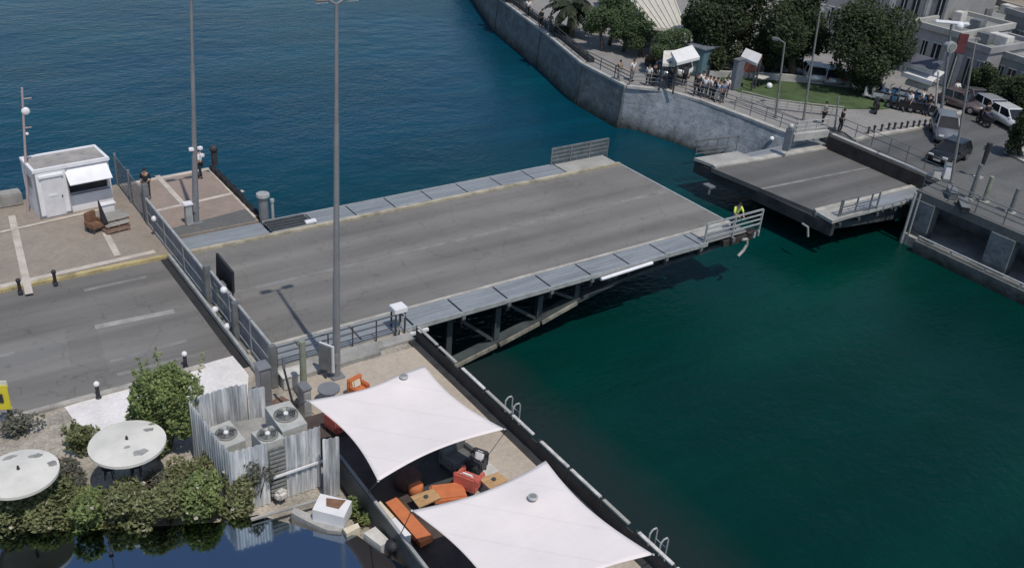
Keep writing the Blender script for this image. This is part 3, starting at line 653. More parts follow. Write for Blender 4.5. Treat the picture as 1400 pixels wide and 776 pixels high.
# pier: rubber fenders and rocks along the east edge, mooring posts
for i in range(9):
    p_ = Vector((4.75, 18.4 - i * .78, -.15)); q = MB()
    q.lathe([(.30, -.14), (.42, -.12), (.42, .12), (.30, .14), (.2, .1), (.2, -.1)], n=16); o = q.build('tyre_fender', 'black_rubber', smooth=True)
    o.location = (p_.x + .1, p_.y, .02 if i < 6 else -.1); o.rotation_euler = (0, R(78), .1 * (i % 3 - 1))
    tag(o, 'black tyre fender hung on the pier edge, ' + ORD[i] + ' from its outer corner', 'tyre fender', 'tyre fenders along the pier')
q = MB(); q.b2((4.66, 11.6, .0), (4.95, 18.6, .16)); tag(q.build('fender_beam', 'black_rubber'), 'long black timber beam along the top of the pier edge', 'beam')
for px, py, h, r, lab in ((361, 297, 1.35, .26, 'thick grey mooring post at the corner of pier and bridge'), (373, 296, 1.0, .09, 'thin pale mooring post right of the thick one')):
    p_ = at(px, py, .1); t = thing('mooring_post', lab, 'mooring post', (p_.x, p_.y, -.6))
    MB().tube((0, 0, 0), (0, 0, h + .55), r, r * .9, 14).build('shaft', 'pole_grey' if r > .2 else 'rail_pale', t); MB().tube((0, 0, h + .55), (0, 0, h + .7), r * 1.35, r * 1.3, 14).build('cap', 'rail_pale', t)
p_ = at(286, 225, .1); q = MB(); q.tube((0, 0, 0), (0, 0, .9), .18, .16, 12); q.ball((0, 0, .95), .24, 10); o = q.build('mooring_bollard', 'girder_dark'); o.location = (p_.x + .3, p_.y - .1, .1); tag(o, 'dark mooring bollard at the outer corner of the pier', 'mooring bollard')

# ================================================================== STREET LAMPS
def lamp_post(base, tip, label, r0=.16, r1=.07, zb=0.0, heads=((.3, 0), (-.3, 0)), group=None, m='pole_grey', zsec=True):
    base = Vector((base[0], base[1], zb)); d = tip - base
    t = thing('street_lamp', label, 'street lamp', base, group=group)
    if zsec:
        s1 = base + d * .32; s2 = base + d * .72
        MB().tube(base, s1, r0, r0 * .82, 12).tube(s1, s2, r0 * .74, r0 * .58, 12).tube(s2, tip, r0 * .5, r1, 12).build('pole', m, t, W=True, smooth=False)
    else: MB().tube(base, tip, r0, r1, 10).build('pole', m, t, W=True)
    MB().box(base + Vector((0, 0, .06)), (r0 * 3.4, r0 * 3.4, .1), 0, .02).build('base_plate', m, t, W=True)
    if zsec: MB().box(base + Vector((-.05, -r0 * .93, .95)), (.16, .05, .5), 0, .01).build('access_hatch', 'galvanised', t, W=True)
    for hx, hy in heads:
        e = tip + Vector((hx, hy, .12)); n = (e - tip).normalized()
        MB().tube(tip - Vector((0, 0, .05)), e, .045, .04, 8).build('arm', m, t, W=True)
        a = math.atan2(hy, hx)
        hd = MB().box(e + Vector((math.cos(a) * .22, math.sin(a) * .22, .02)), (.55, .3, .14), a, .05).build('head', m, t, W=True)
        MB().box(e + Vector((math.cos(a) * .24, math.sin(a) * .24, -.065)), (.4, .22, .03), a).build('lens', 'lamp_glass', hd, W=True)
    return t
l2 = at(460, 515, 0); lamp_post(l2, up(l2, 460, 4), 'tall grey street lamp rising from the terrace edge in front of the bridge', .158, .062)
l1 = at(268, 305, .1); t1 = up(l1, 261, -6); pl_ = lamp_post(l1, t1, 'tall grey street lamp standing on the pier plaza', .165, .065, .1)
for px, py, dx in ((262, 203, -.12), (270, 202, .22), (272, 212, .25)): f_ = up(l1, px, py); MB().box(f_ + Vector((dx * .4, -.1, 0)), (.24, .2, .16), dx * 2, .03).build('floodlight', 'white_paint', pl_, W=True)
p_ = l2 + Vector((-.42, .1, 0)); sg = thing('notice_board', 'white edged sign panel mounted beside the terrace street lamp', 'sign', (p_.x, p_.y, 0))
MB().box((0, 0, 1.0), (.08, .6, 1.15), .5, .02).build('panel', 'mesh_grey', sg); MB().box((.06, -.02, 1.0), (.06, .68, 1.22), .5).build('edge', 'white_paint', sg); MB().tube((0, 0, 0), (0, 0, .45), .05).build('post', 'rail_dark', sg)
p_ = l1 + Vector((-.35, -.05, 0)); cb_ = thing('electric_cabinet', 'narrow white topped cabinet at the foot of the pier street lamp', 'cabinet', (p_.x, p_.y, .12))
MB().box((0, 0, .55), (.34, .3, 1.1), 0, .02).build('body', 'rail_pale', cb_); MB().box((0, 0, 1.16), (.46, .42, .12), 0, .03).build('lid', 'white_paint', cb_)

# posts and cabinets beside the gate's southern end
g0 = at(416, 548, 0); gp = thing('sign_post', 'thick olive green post between the gate and the terrace', 'post', (g0.x, g0.y, 0))
MB().tube((0, 0, 0), (0, 0, height(g0, 415, 466)), .13, .12, 12).build('shaft', 'green_post', gp); MB().box((0, 0, .05), (.5, .5, .1), 0, .02).build('base', 'concrete', gp)
g1 = at(403, 562, 0); tp = up(g1, 388, 503); gq = thing('thin_post', 'thin dark leaning post left of the olive green post', 'post', (g1.x, g1.y, 0))
MB().tube(g1, tp, .045, .04).build('shaft', 'rail_dark', gq, W=True); MB().tube(tp, tp + Vector((0, 0, .5)), .06, .06).build('top', 'pole_grey', gq, W=True)
for px, py, dx, hh, m, nm, lab in ((366, 557, .42, 1.7, 'pole_grey', 'switch_cabinet', 'tall grey switch cabinet at the southern end of the gate'), (404, 530, .9, .55, 'off_white', 'pale_box', 'low pale stone box on the dusty ground behind the posts'), (422, 570, .3, 1.2, 'rail_pale', 'switch_cabinet', 'narrow pale cabinet next to the corner of the nearer sail')):
    p_ = at(px, py, 0); t = thing(nm, lab, 'cabinet' if hh > 1 else 'box', (p_.x, p_.y + .3, 0))
    MB().box((0, 0, hh / 2), (dx, .55, hh), 0, .02).build('body', m, t); MB().box((0, 0, hh + .03), (dx + .08, .63, .06), 0, .02).build('lid', 'pole_grey' if hh > 1 else m, t)
    if hh > 1: MB().box((-.02, -.29, hh * .55), (dx * .8, .02, hh * .75)).build('door', m, t)
sheet('dry_grass', P((345, 560), (385, 540), (408, 552), (400, 590), (350, 600)), -.02, 'roof_brown')
cc = at(557, 452, 0); ct = thing('control_box', 'white topped control box on a frame at the quay corner', 'control box', (5.75, -1.55, 0))
for sx_, sy_ in ((-.22, -.2), (.22, -.2), (.22, .2), (-.22, .2)): MB().box((sx_, sy_, .55), (.06, .06, 1.1)).build('leg', 'rail_dark', ct)
MB().box((0, 0, 1.22), (.62, .55, .26), 0, .03).build('box', 'white_paint', ct); MB().beam((-.2, -.23, .1), (.2, -.23, 1.0), .05, .05).build('brace', 'rail_pale', ct)
q = MB(); q.b2((6.25, -1.72, -.25), (7.2, -1.6, -.12)); tag(q.build('cable_tray', 'white_paint'), 'short white cable tray beside the control box', 'cable tray')

# yellow sign at the far left
y0 = at(16, 585, 0); yt = up(y0, 3, 522); ys = thing('yellow_sign', 'yellow road sign with a small white sign above it on a dark post', 'road sign', (y0.x, y0.y, 0))
MB().tube(y0, yt, .035).build('post', 'rail_dark', ys, W=True)
p_ = up(y0, 4, 541); MB().box(p_ + Vector((-.05, -.08, 0)), (.48, .05, 1.0), R(-25), .01).build('board', 'sign_yellow', ys, W=True)
MB().box(p_ + Vector((-.08, -.12, .0)), (.12, .03, .35), R(-25)).build('mark', 'sign_black', ys, W=True)
MB().box(yt + Vector((-.05, -.05, -.05)), (.4, .05, .3), R(-25), .01).build('plate', 'off_white', ys, W=True)

# ================================================================== TERRACE: SAILS AND FURNITURE
def sail(cpx, ring, z, label, zs=(0, 0, 0, 0), anchors=(None, None, None)):
    c = [at(x, y, z + dz) for (x, y), dz in zip(cpx, zs)]
    ctr = sum(c, Vector()) / 4
    t = thing('shade_sail', label, 'shade sail', (ctr.x, ctr.y, 0.03))
    rp = at(*ring, z + .06)
    n = 26; m_ = MB(); g = []
    for i in range(n + 1):
        row = []
        for j in range(n + 1):
            u, v = i / n, j / n
            # edges pulled in as shallow arcs
            k = .26
            uu = .5 + (u - .5) * (1 - k * math.sin(math.pi * v) * .5 * (2 * abs(u - .5)) ** 1.5)
            vv = .5 + (v - .5) * (1 - k * math.sin(math.pi * u) * .5 * (2 * abs(v - .5)) ** 1.5)
            p = (c[0] * (1 - uu) + c[1] * uu) * (1 - vv) + (c[3] * (1 - uu) + c[2] * uu) * vv
            r = math.hypot(u - .5, v - .5) / .5
            p = p + Vector((0, 0, .16 * max(0, 1 - math.hypot(p.x - rp.x, p.y - rp.y) / 1.6) ** 2 - .10 * max(0, 1 - r)))
            row.append(m_.bm.verts.new(p))
        g.append(row)
    for i in range(n):
        for j in range(n): m_.bm.faces.new((g[i][j], g[i + 1][j], g[i + 1][j + 1], g[i][j + 1]))
    pk = rp + Vector((0, 0, .1))
    o = m_.build('canopy', 'sail_cloth', t, smooth=True, W=True)
    so_ = o.modifiers.new('thickness', 'SOLIDIFY'); so_.thickness = .02
    for p in c[1:2]:
        d = Vector((p.x - ctr.x, p.y - ctr.y, 0)).normalized()
        f = Vector((p.x - d.x * .1, p.y - d.y * .1, .03))
        MB().tube(f, (f.x, f.y, z - .06), .05, .04).build('corner_post', 'pole_grey', t, W=True)
    for p, an in zip((c[0], c[2], c[3]), anchors):
        if an is not None:
            MB().tube(p, an, .014, .014, 6).build('cable', 'rail_dark', t, W=True)
            MB().ball(p, .05, 8, (1, 1, .5)).build('corner_ring', 'galvanised', t, W=True)
    MB().tube((rp.x, rp.y, .03), pk, .05).build('mast', 'rail_pale', t, W=True)
    rg = MB().lathe([(.11, -.03), (.15, 0), (.15, .05), (.1, .07), (.07, .02)], pk + Vector((0, 0, .02)), 18).build('mast_ring', 'rail_pale', t, W=True)
    MB().lathe([(.09, 0), (.09, .02), (.02, .03)], pk + Vector((0, 0, .07)), 14).build('cap', 'ac_grille', rg, W=True)
    return t
sail([(420, 547), (580, 500), (690, 586), (517, 657)], (552, 519), 2.9, 'white tensioned shade sail nearer the bridge', anchors=(at(408, 556, 1.4), atx(692, 588, 6.0), at(503, 673, 1.17)))
sail([(563, 697), (746, 629), (893, 757), (698, 846)], (728, 684), 2.9, 'white tensioned shade sail at the bottom edge of the photo', anchors=(at(548, 729, 1.17), atx(896, 760, 6.0), None))
# low dark wall on the terrace's west side
wa, wb = at(464, 622, 1.15), at(640, 850, 1.15)
tw = thing('terrace_wall', 'low dark wall with pale capping along the west side of the terrace', 'wall', (wa.x, wa.y, 0))
MB().beam((wa.x, wa.y, .56), (wb.x, wb.y, .56), .16, 1.16).build('panel', 'terrace_wall', tw, W=True)
wm = wa.lerp(wb, .32); MB().beam((wm.x, wm.y, 1.17), (wb.x, wb.y, 1.17), .1, .05).build('capping', 'rail_pale', tw, W=True)
MB().beam((wa.x, wa.y, 1.165), (wm.x, wm.y, 1.165), .1, .04).build('capping', 'pole_grey', tw, W=True)
wdir = Vector((wb.x - wa.x, wb.y - wa.y, 0)).normalized(); wrz = math.atan2(wdir.y, wdir.x)
def px_prism(name, m, quad, z, t, parent=None, bev=0):
    tops = [at(x, y, z) for x, y in quad]
    return MB().prism([(q.x, q.y) for q in tops], z - t, z).build(name, m, parent, W=bool(parent))
def root_at(px, py, z=.03): p = at(px, py, z); return (p.x, p.y, .03)
be = thing('bench_sofa', 'long orange bench with a cream backrest cushion along the dark wall', 'bench', root_at(560, 710))
px_prism('seat', 'orange_fabric', [(527, 686), (542, 679), (592, 733), (575, 742)], .5, .2, be); px_prism('base', 'brown_fabric', [(529, 688), (542, 682), (588, 733), (575, 738)], .3, .25, be)
px_prism('back_cushion', 'cream', [(513, 690), (520, 684), (539, 705), (532, 711)], .95, .3, be); px_prism('back_cushion', 'white_paint', [(533, 711), (540, 706), (562, 730), (553, 737)], .93, .28, be)
def table(quad, label, z=.72, m='wood_top', item=True):
    ps = [at(x, y, z) for x, y in quad]; c = sum(ps, Vector()) / 4
    t = thing('table', label, 'table', (c.x, c.y, .03))
    px_prism('tabletop', m, quad, z, .05, t)
    for p in ps: q = p.lerp(c, .16); MB().tube((q.x, q.y, .03), (q.x, q.y, z - .05), .03).build('leg', 'rail_dark', t, W=True)
    if item:
        q = MB(); q.tube((c.x, c.y, z), (c.x, c.y, z + .05), .07, .08, 10); tag(q.build('ashtray', 'rail_dark'), 'dark ashtray on the ' + label, 'ashtray')
    return t
table([(561, 678), (592, 667), (603, 679), (573, 693)], 'wooden table beside the orange bench', .55)
table([(654, 653), (681, 645), (695, 655), (670, 668)], 'wooden table half under the lower sail', .6)
def seat(px, py, rz, w, d, h, m, label, cushion=None, legs=True, name='armchair', cat='armchair', group=None):
    p = at(px, py, .03); t = thing(name, label, cat, (p.x, p.y, .03), rz, group)
    MB().box((0, 0, .33), (w, d, .2), 0, .05).build('seat', m, t); MB().box((0, d / 2 - .07, .6), (w, .16, h - .36), 0, .05).build('backrest', m, t)
    for s in (-1, 1):
        MB().box((s * (w / 2 - .06), -.08, .5), (.13, d - .16, .3), 0, .04).build('armrest', m, t)
        for s2 in (-1, 1): MB().box((s * (w / 2 - .08), s2 * (d / 2 - .08), .115), (.06, .06, .23)).build('leg', 'rail_dark', t)
    if cushion:
        o = MB().box((0, .12, .62), (w * .55, .14, .36), 0, .06, rx=R(-20)).build('cushion', cushion, t)
    return t
p_ = at(612, 684, .03); ot = thing('ottoman', 'flat orange ottoman between the wooden table and the red armchair', 'ottoman', (p_.x, p_.y, .03), R(-20))
MB().box((0, 0, .34), (1.15, .8, .24), 0, .06).build('seat', 'orange_fabric', ot); MB().box((0, 0, .12), (1.0, .68, .2), 0, .02).build('base', 'brown_fabric', ot)
seat(640, 668, R(120), .85, .8, .85, 'red_fabric', 'salmon red armchair holding a white cushion', 'white_paint')
seat(625, 636, R(10), 1.2, .75, .8, 'grey_fabric', 'wide grey sofa on the terrace between the sails', name='sofa', cat='sofa')
seat(652, 644, R(-60), .6, .6, .8, 'rail_dark', 'small black chair with a white cushion between grey sofa and table', 'white_paint', name='chair', cat='chair')
seat(490, 543, R(15), .7, .6, .9, 'orange_fabric', 'orange chair at the upper edge of the first sail', 'cream', name='chair', cat='chair')
seat(612, 612, R(30), .7, .65, .85, 'red_fabric', 'pink red chair half under the lower edge of the first sail', name='chair', cat='chair')
seat(462, 590, R(100), .8, .7, .85, 'red_fabric', 'pink red chair beneath the left edge of the first sail', name='chair', cat='chair')
p_ = at(557, 662, .03); o = MB().lathe([(.42, 0), (.5, .1), (.5, .35), (.42, .45), (.1, .47)], n=20).build('pouf', 'brown_fabric', smooth=True); o.location = (p_.x, p_.y, .05); tag(o, 'round dark brown pouf left of the dark rug', 'pouf')
p_ = at(568, 674, .03); o = MB().lathe([(.2, 0), (.26, .06), (.26, .35), (.2, .4), (.05, .42)], n=16).build('pouf', 'orange_fabric', smooth=True); o.location = (p_.x, p_.y, .05); tag(o, 'small orange pouf between brown pouf and wooden table', 'pouf')
p_ = at(450, 552, .03); rt = thing('round_table', 'round blue grey table at the upper left edge of the first sail', 'table', (p_.x, p_.y, .03))
MB().tube((0, 0, .68), (0, 0, .74), .42, .42, 24).build('tabletop', 'pole_grey', rt); MB().tube((0, 0, 0), (0, 0, .68), .06).build('leg', 'rail_dark', rt); MB().tube((0, 0, 0), (0, 0, .04), .28, .26, 16).build('base', 'rail_dark', rt)
ps = P((548, 672), (592, 607), (652, 622), (640, 655), (600, 668), z=.052); tag(MB().prism([(q.x, q.y) for q in ps], .046, .06).build('rug', 'rug'), 'large dark rug on the terrace between the two sails', 'rug')
ps = P((645, 640), (665, 628), (682, 642), (664, 652), z=.07); tag(MB().prism([(q.x, q.y) for q in ps], .034, .05).build('mat', 'off_white'), 'pale mat on the sunlit terrace floor', 'mat')
# quay edge railing of the terrace with pale rail segments
er = thing('quay_railing', 'terrace railing along the quay with white rail segments between dark posts', 'railing', (6.05, -10, .0))
for i in range(13):
    y0_, y1_ = -2.6 - i * 1.75, -2.6 - (i + 1) * 1.75
    MB().b2((6.0, y1_ + .08 + .3 * (i % 3 == 1), .80), (6.12, y0_ - .08, .85)).build('top_rail', 'tip_plate' if i < 2 or i % 4 == 3 else 'rail_white', er, W=True)
    MB().tube((6.06, y0_, 0), (6.06, y0_, .84), .035).build('post', 'rail_dark', er, W=True)
    MB().b2((6.04, y1_ + .05, .1), (6.08, y0_ - .05, .62)).build('panel', 'girder_dark', er, W=True)
MB().b2((5.75, -40, .0), (6.18, -2.4, .06)).build('kerb', 'girder_dark', er, W=True)
for py_, lab, px_ in ((590, 'pale metal ladder hoop on the quay beside the first sail', 683), (768, 'pale metal ladder hoop on the quay at the bottom of the photo', 903)):
    p_ = at(px_, py_, 0); ld = thing('quay_ladder', lab, 'ladder', (6.42, p_.y + .2, 0), group='ladders on the quay wall')
    for s in (-.25, .25):
        MB().path([(-.2, s, .0), (-.2, s, .95), (-.1, s, 1.08), (.05, s, 1.08), (.12, s, .95), (.12, s, -3.3)], .03, 8).build('stile', 'rail_pale', ld)
    for j in range(9): MB().tube((.12, -.25, .6 - j * .4), (.12, .25, .6 - j * .4), .02).build('rung', 'rail_pale', ld)

# ================================================================== SHEET STEEL ENCLOSURE WITH AIR CONDITIONERS
FZ = 2.5
def corr(a, b_, z0, z1, name, label, group='corrugated sheets of the air conditioner yard', amp=.045, wl=.2):
    a, b_ = Vector((a.x, a.y, 0)), Vector((b_.x, b_.y, 0)); d = b_ - a; L = d.length; n = Vector((-d.y, d.x, 0)).normalized(); d.normalize()
    k = int(L / wl * 6); m_ = MB(); lo = []; hi = []
    for i in range(k + 1):
        s = L * i / k; p = a + d * s + n * (amp * max(-.6, min(.6, math.sin(2 * math.pi * s / wl))))
        dz = .03 * math.sin(int(s / .85) * 2.3)
        lo.append(m_.bm.verts.new(p + Vector((0, 0, z0)))); hi.append(m_.bm.verts.new(p + Vector((0, 0, z1 + dz))))
    for i in range(k): m_.bm.faces.new((lo[i], lo[i + 1], hi[i + 1], hi[i]))
    o = m_.build(name, 'corrugated_steel'); o.modifiers.new('thickness', 'SOLIDIFY').thickness = .012
    return tag(o, label, 'metal sheet', group)
def F(px, py): return at(px, py, FZ)
corr(F(257, 547), F(312, 618), .0, FZ, 'corrugated_sheet', 'corrugated steel sheet on the left side of the air conditioner yard')
corr(F(257, 545), F(337, 523), .0, FZ, 'corrugated_sheet', 'wide corrugated steel sheet at the back of the yard')
corr(F(340, 531), F(361, 528), .0, FZ - .02, 'corrugated_sheet', 'narrow corrugated steel sheet at the back nearest the gate')
corr(F(313, 619), F(366, 605), .0, FZ, 'corrugated_sheet', 'front corrugated sheet left of the dark louvre')
corr(F(389, 598), F(438, 583), .0, FZ, 'corrugated_sheet', 'streaky front corrugated sheet right of the dark louvre')
corr(F(441, 599), F(463, 595), .0, FZ - .05, 'corrugated_sheet', 'bright narrow corrugated sheet at the right front corner')
f0, f1 = F(367, 606), F(389, 599)
lv = thing('louvre', 'dark louvred opening in the front of the steel yard', 'louvre', (f0.x, f0.y, 0))
q = MB()
for i in range(12): q.beam((f0.x, f0.y, .35 + i * .17), (f1.x, f1.y, .35 + i * .17), .05, .09)
q.build('slats', 'ac_grille', lv, W=True)
dn = Vector((f1.x - f0.x, f1.y - f0.y, 0)).normalized(); nn = Vector((-dn.y, dn.x, 0))
q = MB(); q.beam((f0.x + nn.x * .2, f0.y + nn.y * .2, 1.2), (f1.x + nn.x * .2, f1.y + nn.y * .2, 1.2), .04, 2.2); q.build('backing', 'dark_void', lv, W=True)
q = MB(); a_, b_ = F(367, 606) - nn * .1, F(438, 583) - nn * .1; q.beam((a_.x, a_.y, 1.15), (b_.x, b_.y, 1.15), .05, .08); q.build('brace', 'white_paint', lv, W=True)
rf0, rf1, rf2, rf3 = F(312, 618), F(438, 583), F(361, 530), F(258, 546)
MB_ = MB().prism([(p.x * .94 + .06 * ((rf0.x + rf2.x) / 2), p.y * .94 + .06 * ((rf0.y + rf2.y) / 2)) for p in (rf0, rf1, rf2, rf3)], .0, 1.35)
tag(MB_.build('equipment_plinth', 'concrete'), 'concrete plinth inside the steel yard carrying the air conditioners', 'plinth')
def ac(quad, label, zt=2.2, hgt=.82):
    ps = [at(x, y, zt) for x, y in quad]; c = sum(ps, Vector()) / 4
    t = thing('air_conditioner', label, 'air conditioner', (c.x, c.y, zt - hgt), group='air conditioners in the steel yard')
    MB().prism([(q.x, q.y) for q in ps], zt - hgt, zt).build('casing', 'ac_body', t, W=True)
    r = min((ps[0] - ps[1]).length, (ps[1] - ps[2]).length) * .47
    MB().lathe([(r, 0), (r, .05), (r * .93, .07), (r * .9, .03), (r * .15, .03)], (c.x, c.y, zt + .002), 28).build('fan_ring', 'ac_grille', t, W=True)
    fg = MB()
    for k_ in range(1, 6): fg.lathe([(r * .9 * k_ / 6, .075), (r * .9 * k_ / 6 + .012, .085), (r * .9 * k_ / 6 + .02, .075)], (c.x, c.y, zt), 24)
    for k_ in range(6): a = k_ * math.pi / 3; fg.beam((c.x - r * .9 * math.cos(a), c.y - r * .9 * math.sin(a), zt + .085), (c.x + r * .9 * math.cos(a), c.y + r * .9 * math.sin(a), zt + .085), .015, .012)
    fg.build('fan_guard', 'rail_pale', t, W=True)
    MB().tube((c.x, c.y, zt + .08), (c.x, c.y, zt + .12), .09, .07, 12).build('hub', 'white_paint', t, W=True)
ac([(284, 585), (314, 574), (336, 601), (303, 614)], 'air conditioner at the left sheet of the steel yard')
ac([(362, 556), (396, 547), (420, 578), (386, 590)], 'air conditioner nearest the gate, highest of the three', 2.5, 1.1)
ac([(343, 591), (372, 581), (389, 598), (360, 608)], 'air conditioner right behind the dark louvre', 2.42, .9)
# white box and stone rim
rim_px = [(398, 700), (420, 712), (447, 724), (466, 726), (470, 720), (452, 712), (425, 702), (402, 693)]
ps = P(*rim_px, z=.55); tag(MB().prism([(q.x, q.y) for q in ps], 0, .55).build('curved_kerb', 'coping'), 'curved pale stone rim in front of the white box', 'rim')
wbx = thing('white_bin', 'white box with a brown hollow in its top before the steel yard', 'box', root_at(452, 712, .5)); px_prism('base', 'coping', [(429, 697), (439, 676), (480, 686), (469, 707)], .498, .49, wbx)
px_prism('body', 'white_paint', [(427, 696), (438, 674), (481, 684), (470, 707)], 1.0, .5, wbx); px_prism('hollow', 'brown_wood', [(446, 691), (446, 680), (473, 683), (463, 695)], 1.012, .015, wbx)
ps = P((469, 722), (489, 714), (492, 720), (474, 729), z=.6); tag(MB().prism([(q.x, q.y) for q in ps], 0.0, .6).build('stone_block', 'cream'), 'small cream stone block right of the white box', 'block')
ps = P((497, 728), (513, 719), (533, 738), (521, 746), z=.6); tag(MB().prism([(q.x, q.y) for q in ps], 0.0, .6).build('stone_block', 'off_white'), 'pale grey stone slab next to the dark terrace wall', 'block')
p_ = at(536, 750, .45); sp_ = thing('spotlight', 'black spotlight with a pale arm at the foot of the dark wall', 'spotlight', (p_.x, p_.y, .0))
MB().ball((0, 0, .62), .2, 12, (1, 1.2, .9)).build('housing', 'sign_black', sp_); MB().tube((0, .05, .62), (.35, -.15, .72), .04).build('arm', 'rail_pale', sp_); MB().tube((0, 0, 0), (0, 0, .5), .05).build('post', 'rail_dark', sp_)
a_, b_ = at(343, 708, .6), at(437, 681, .6); tag(MB().beam((a_.x, a_.y, .55), (b_.x, b_.y, .55), .09, .07).build('pale_rail', 'tip_plate'), 'pale rail along the foot of the steel yard', 'rail')
tag(MB().box((0, 0, -.1), (.42, .34, .36), .3, .1).build('white_bundle', 'off_white'), 'white bundle of cloth lying below the dark louvre', 'bundle').location = at(384, 672, .5)
# mirror-dark roof sheet in the lower left corner
ps = P((-70, 731), (0, 727), (150, 723), (300, 713), (352, 703), (400, 716), (440, 729), (488, 731), (512, 748), (560, 778), (640, 850), (-70, 850), z=.45)
tag(MB().prism([(q.x, q.y) for q in ps], .2, .45).build('glass_roof', 'mirror_glass'), 'dark glossy roof in the lower left corner mirroring hedge and sky', 'roof')
p_ = at(152, 757, .45); fl = thing('roof_spike', 'thin black rod standing on the glossy dark roof', 'rod', (p_.x, p_.y, .45))
MB().tube((0, 0, 0), Vector(up((p_.x, p_.y), 148, 730)) - Vector((p_.x, p_.y, .45)), .012).build('rod', 'sign_black', fl); MB().ball((0, 0, .06), .07, 10).build('foot', 'sign_black', fl)

# round flat parasols
def parasol(px, py, r, label, z=2.15):
    c = at(px, py, z); t = thing('round_parasol', label, 'parasol', (c.x, c.y, 0), group='round white parasols')
    MB().lathe([(.05, .12), (r * .5, .07), (r, -.02), (r, -.12), (r - .03, -.12), (r - .03, -.05), (.05, .05)][::-1], (0, 0, z), 36).build('canopy', 'umbrella_cloth', t, smooth=False)
    MB().tube((0, 0, z + .12), (0, 0, z + .24), .05, .03, 10).build('finial', 'sign_black', t); MB().tube((0, 0, 0), (0, 0, z + .04), .04).build('pole', 'rail_dark', t)
    MB().lathe([(.35, 0), (.35, .08), (.1, .12)], n=18).build('base', 'concrete', t)
    return t, z
r1 = (at(121, 606, 2.15) - at(228, 599, 2.15)).length / 2
t, z = parasol(174, 604, r1, 'round white parasol with grey stains, beside the green bush')
t2, z = parasol(26, 645, r1 * .95, 'round white parasol cut by the left edge of the photo')
for tt, lst in ((t, [(.2, -.75, .55, .28), (.75, .25, .3, .2), (.95, .55, .25, .14), (-.1, -.35, .18, .12)]), (t2, [(.55, .5, .4, .22), (-.1, .8, .35, .2), (.9, -.1, .25, .3)])):
    for (x, y, w_, d_) in lst:
        q = MB(); n = 12; rr = math.hypot(x, y); vs = []
        for i in range(n):
            a = 2 * math.pi * i / n; f = RND.uniform(.6, 1.1); xx, yy = x + math.cos(a) * w_ * f * .6, y + math.sin(a) * d_ * f * .6; r_ = math.hypot(xx, yy)
            zz = .12 - (.05 / (r1 * .5)) * r_ if r_ < r1 * .5 else .07 - .09 * (r_ - r1 * .5) / (r1 * .5)
            vs.append((xx, yy, z + zz + .008))
        q.hexa([Vector(v) - Vector((0, 0, .004)) for v in vs], vs); q.build('stain', 'umbrella_patch', tt)
for px, py, lab in ((150, 652, 'dark stool under the left side of the stained parasol'), (188, 648, 'dark stool under the right side of the stained parasol')):
    p_ = at(px, py, 0); t = thing('stool', lab, 'stool', (p_.x, p_.y, 0)); MB().tube((0, 0, .42), (0, 0, .5), .22, .22, 14).build('seat', 'sign_black', t)
    for i in range(4): a = i * math.pi / 2 + .4; MB().tube((.18 * math.cos(a), .18 * math.sin(a), 0), (.14 * math.cos(a), .14 * math.sin(a), .42), .02).build('leg', 'rail_dark', t)

# ================================================================== PLANTS ON THE NEAR SIDE
def crown_points(blobs, n, shell=.55):
    out = []; vol = [rx * ry * rz for (_, (rx, ry, rz)) in blobs]; tot = sum(vol)
    for (c, (rx, ry, rz)), v in zip(blobs, vol):
        for _ in range(int(n * v / tot)):
            d = Vector((RND.gauss(0, 1), RND.gauss(0, 1), RND.gauss(0, 1))).normalized(); r = RND.uniform(shell, 1.0) ** .7
            out.append((c[0] + d.x * rx * r, c[1] + d.y * ry * r, c[2] + d.z * rz * r))
    return out
def shrub(px, py, r, h, label, m='leaf_hedge', n=1100, size=.15, group='shrubs along the glossy roof', name='shrub', cat='shrub', flowers=0, spiky=0, z0=0.0, dry=0):
    p = at(px, py, z0); t = thing(name, label, cat, (p.x, p.y, z0), group=group)
    blobs = []
    for i in range(9):
        a = RND.uniform(0, 6.28); q = RND.uniform(.0, .62) * r; k = RND.uniform(.32, .55)
        blobs.append(((q * math.cos(a), q * math.sin(a), h * RND.uniform(.2, .82)), (r * k, r * k, h * k * .55)))
    f = MB(); f.leaves(crown_points(blobs, n), size)
    for i in range(spiky):
        a = RND.uniform(0, 6.28); q = RND.uniform(0, .9) * r; b0 = Vector((q * math.cos(a), q * math.sin(a), h * RND.uniform(.5, .8))); d = Vector((math.cos(a) * .35 * q / r, math.sin(a) * .35 * q / r, 1)).normalized(); L = h * RND.uniform(.18, .38)
        f.leaves([b0 + d * (L * RND.random()) + Vector((RND.gauss(0, .05), RND.gauss(0, .05), 0)) for _ in range(26)], size * .9)
    n0 = len(f.bm.faces)
    if flowers: f.leaves(crown_points(blobs, flowers, .92), size * .95, .6, .8)
    n1 = len(f.bm.faces)
    if dry: f.leaves(crown_points(blobs, dry, .9), size, 0, .4)
    f.bm.faces.ensure_lookup_table()
    for i in range(n0, len(f.bm.faces)): f.bm.faces[i].material_index = 1 if i < n1 else 2
    fo = f.build('foliage', m, t); fo.data.materials.append(MATS['flower']); fo.data.materials.append(MATS['leaf_dry'])
    s = MB()
    for i in range(5): a = i * 1.3; s.tube((0.05 * math.cos(a), .05 * math.sin(a), 0), (r * .5 * math.cos(a), r * .5 * math.sin(a), h * .6), .035, .012, 6)
    s.build('stems', 'bark', t)
    return t
shrub(232, 612, 1.35, 3.3, 'tall green bush between white pavement and steel yard', 'leaf_bush', 9000, .16, None, 'bush', 'bush', spiky=60)
shrub(112, 618, .75, 1.2, 'loose grey green shrub above the stained parasol', 'leaf_hedge', 900, .15, None, spiky=14)
shrub(30, 588, .8, .9, 'low grey shrub by the yellow sign', 'leaf_grey', 700, .14, None)
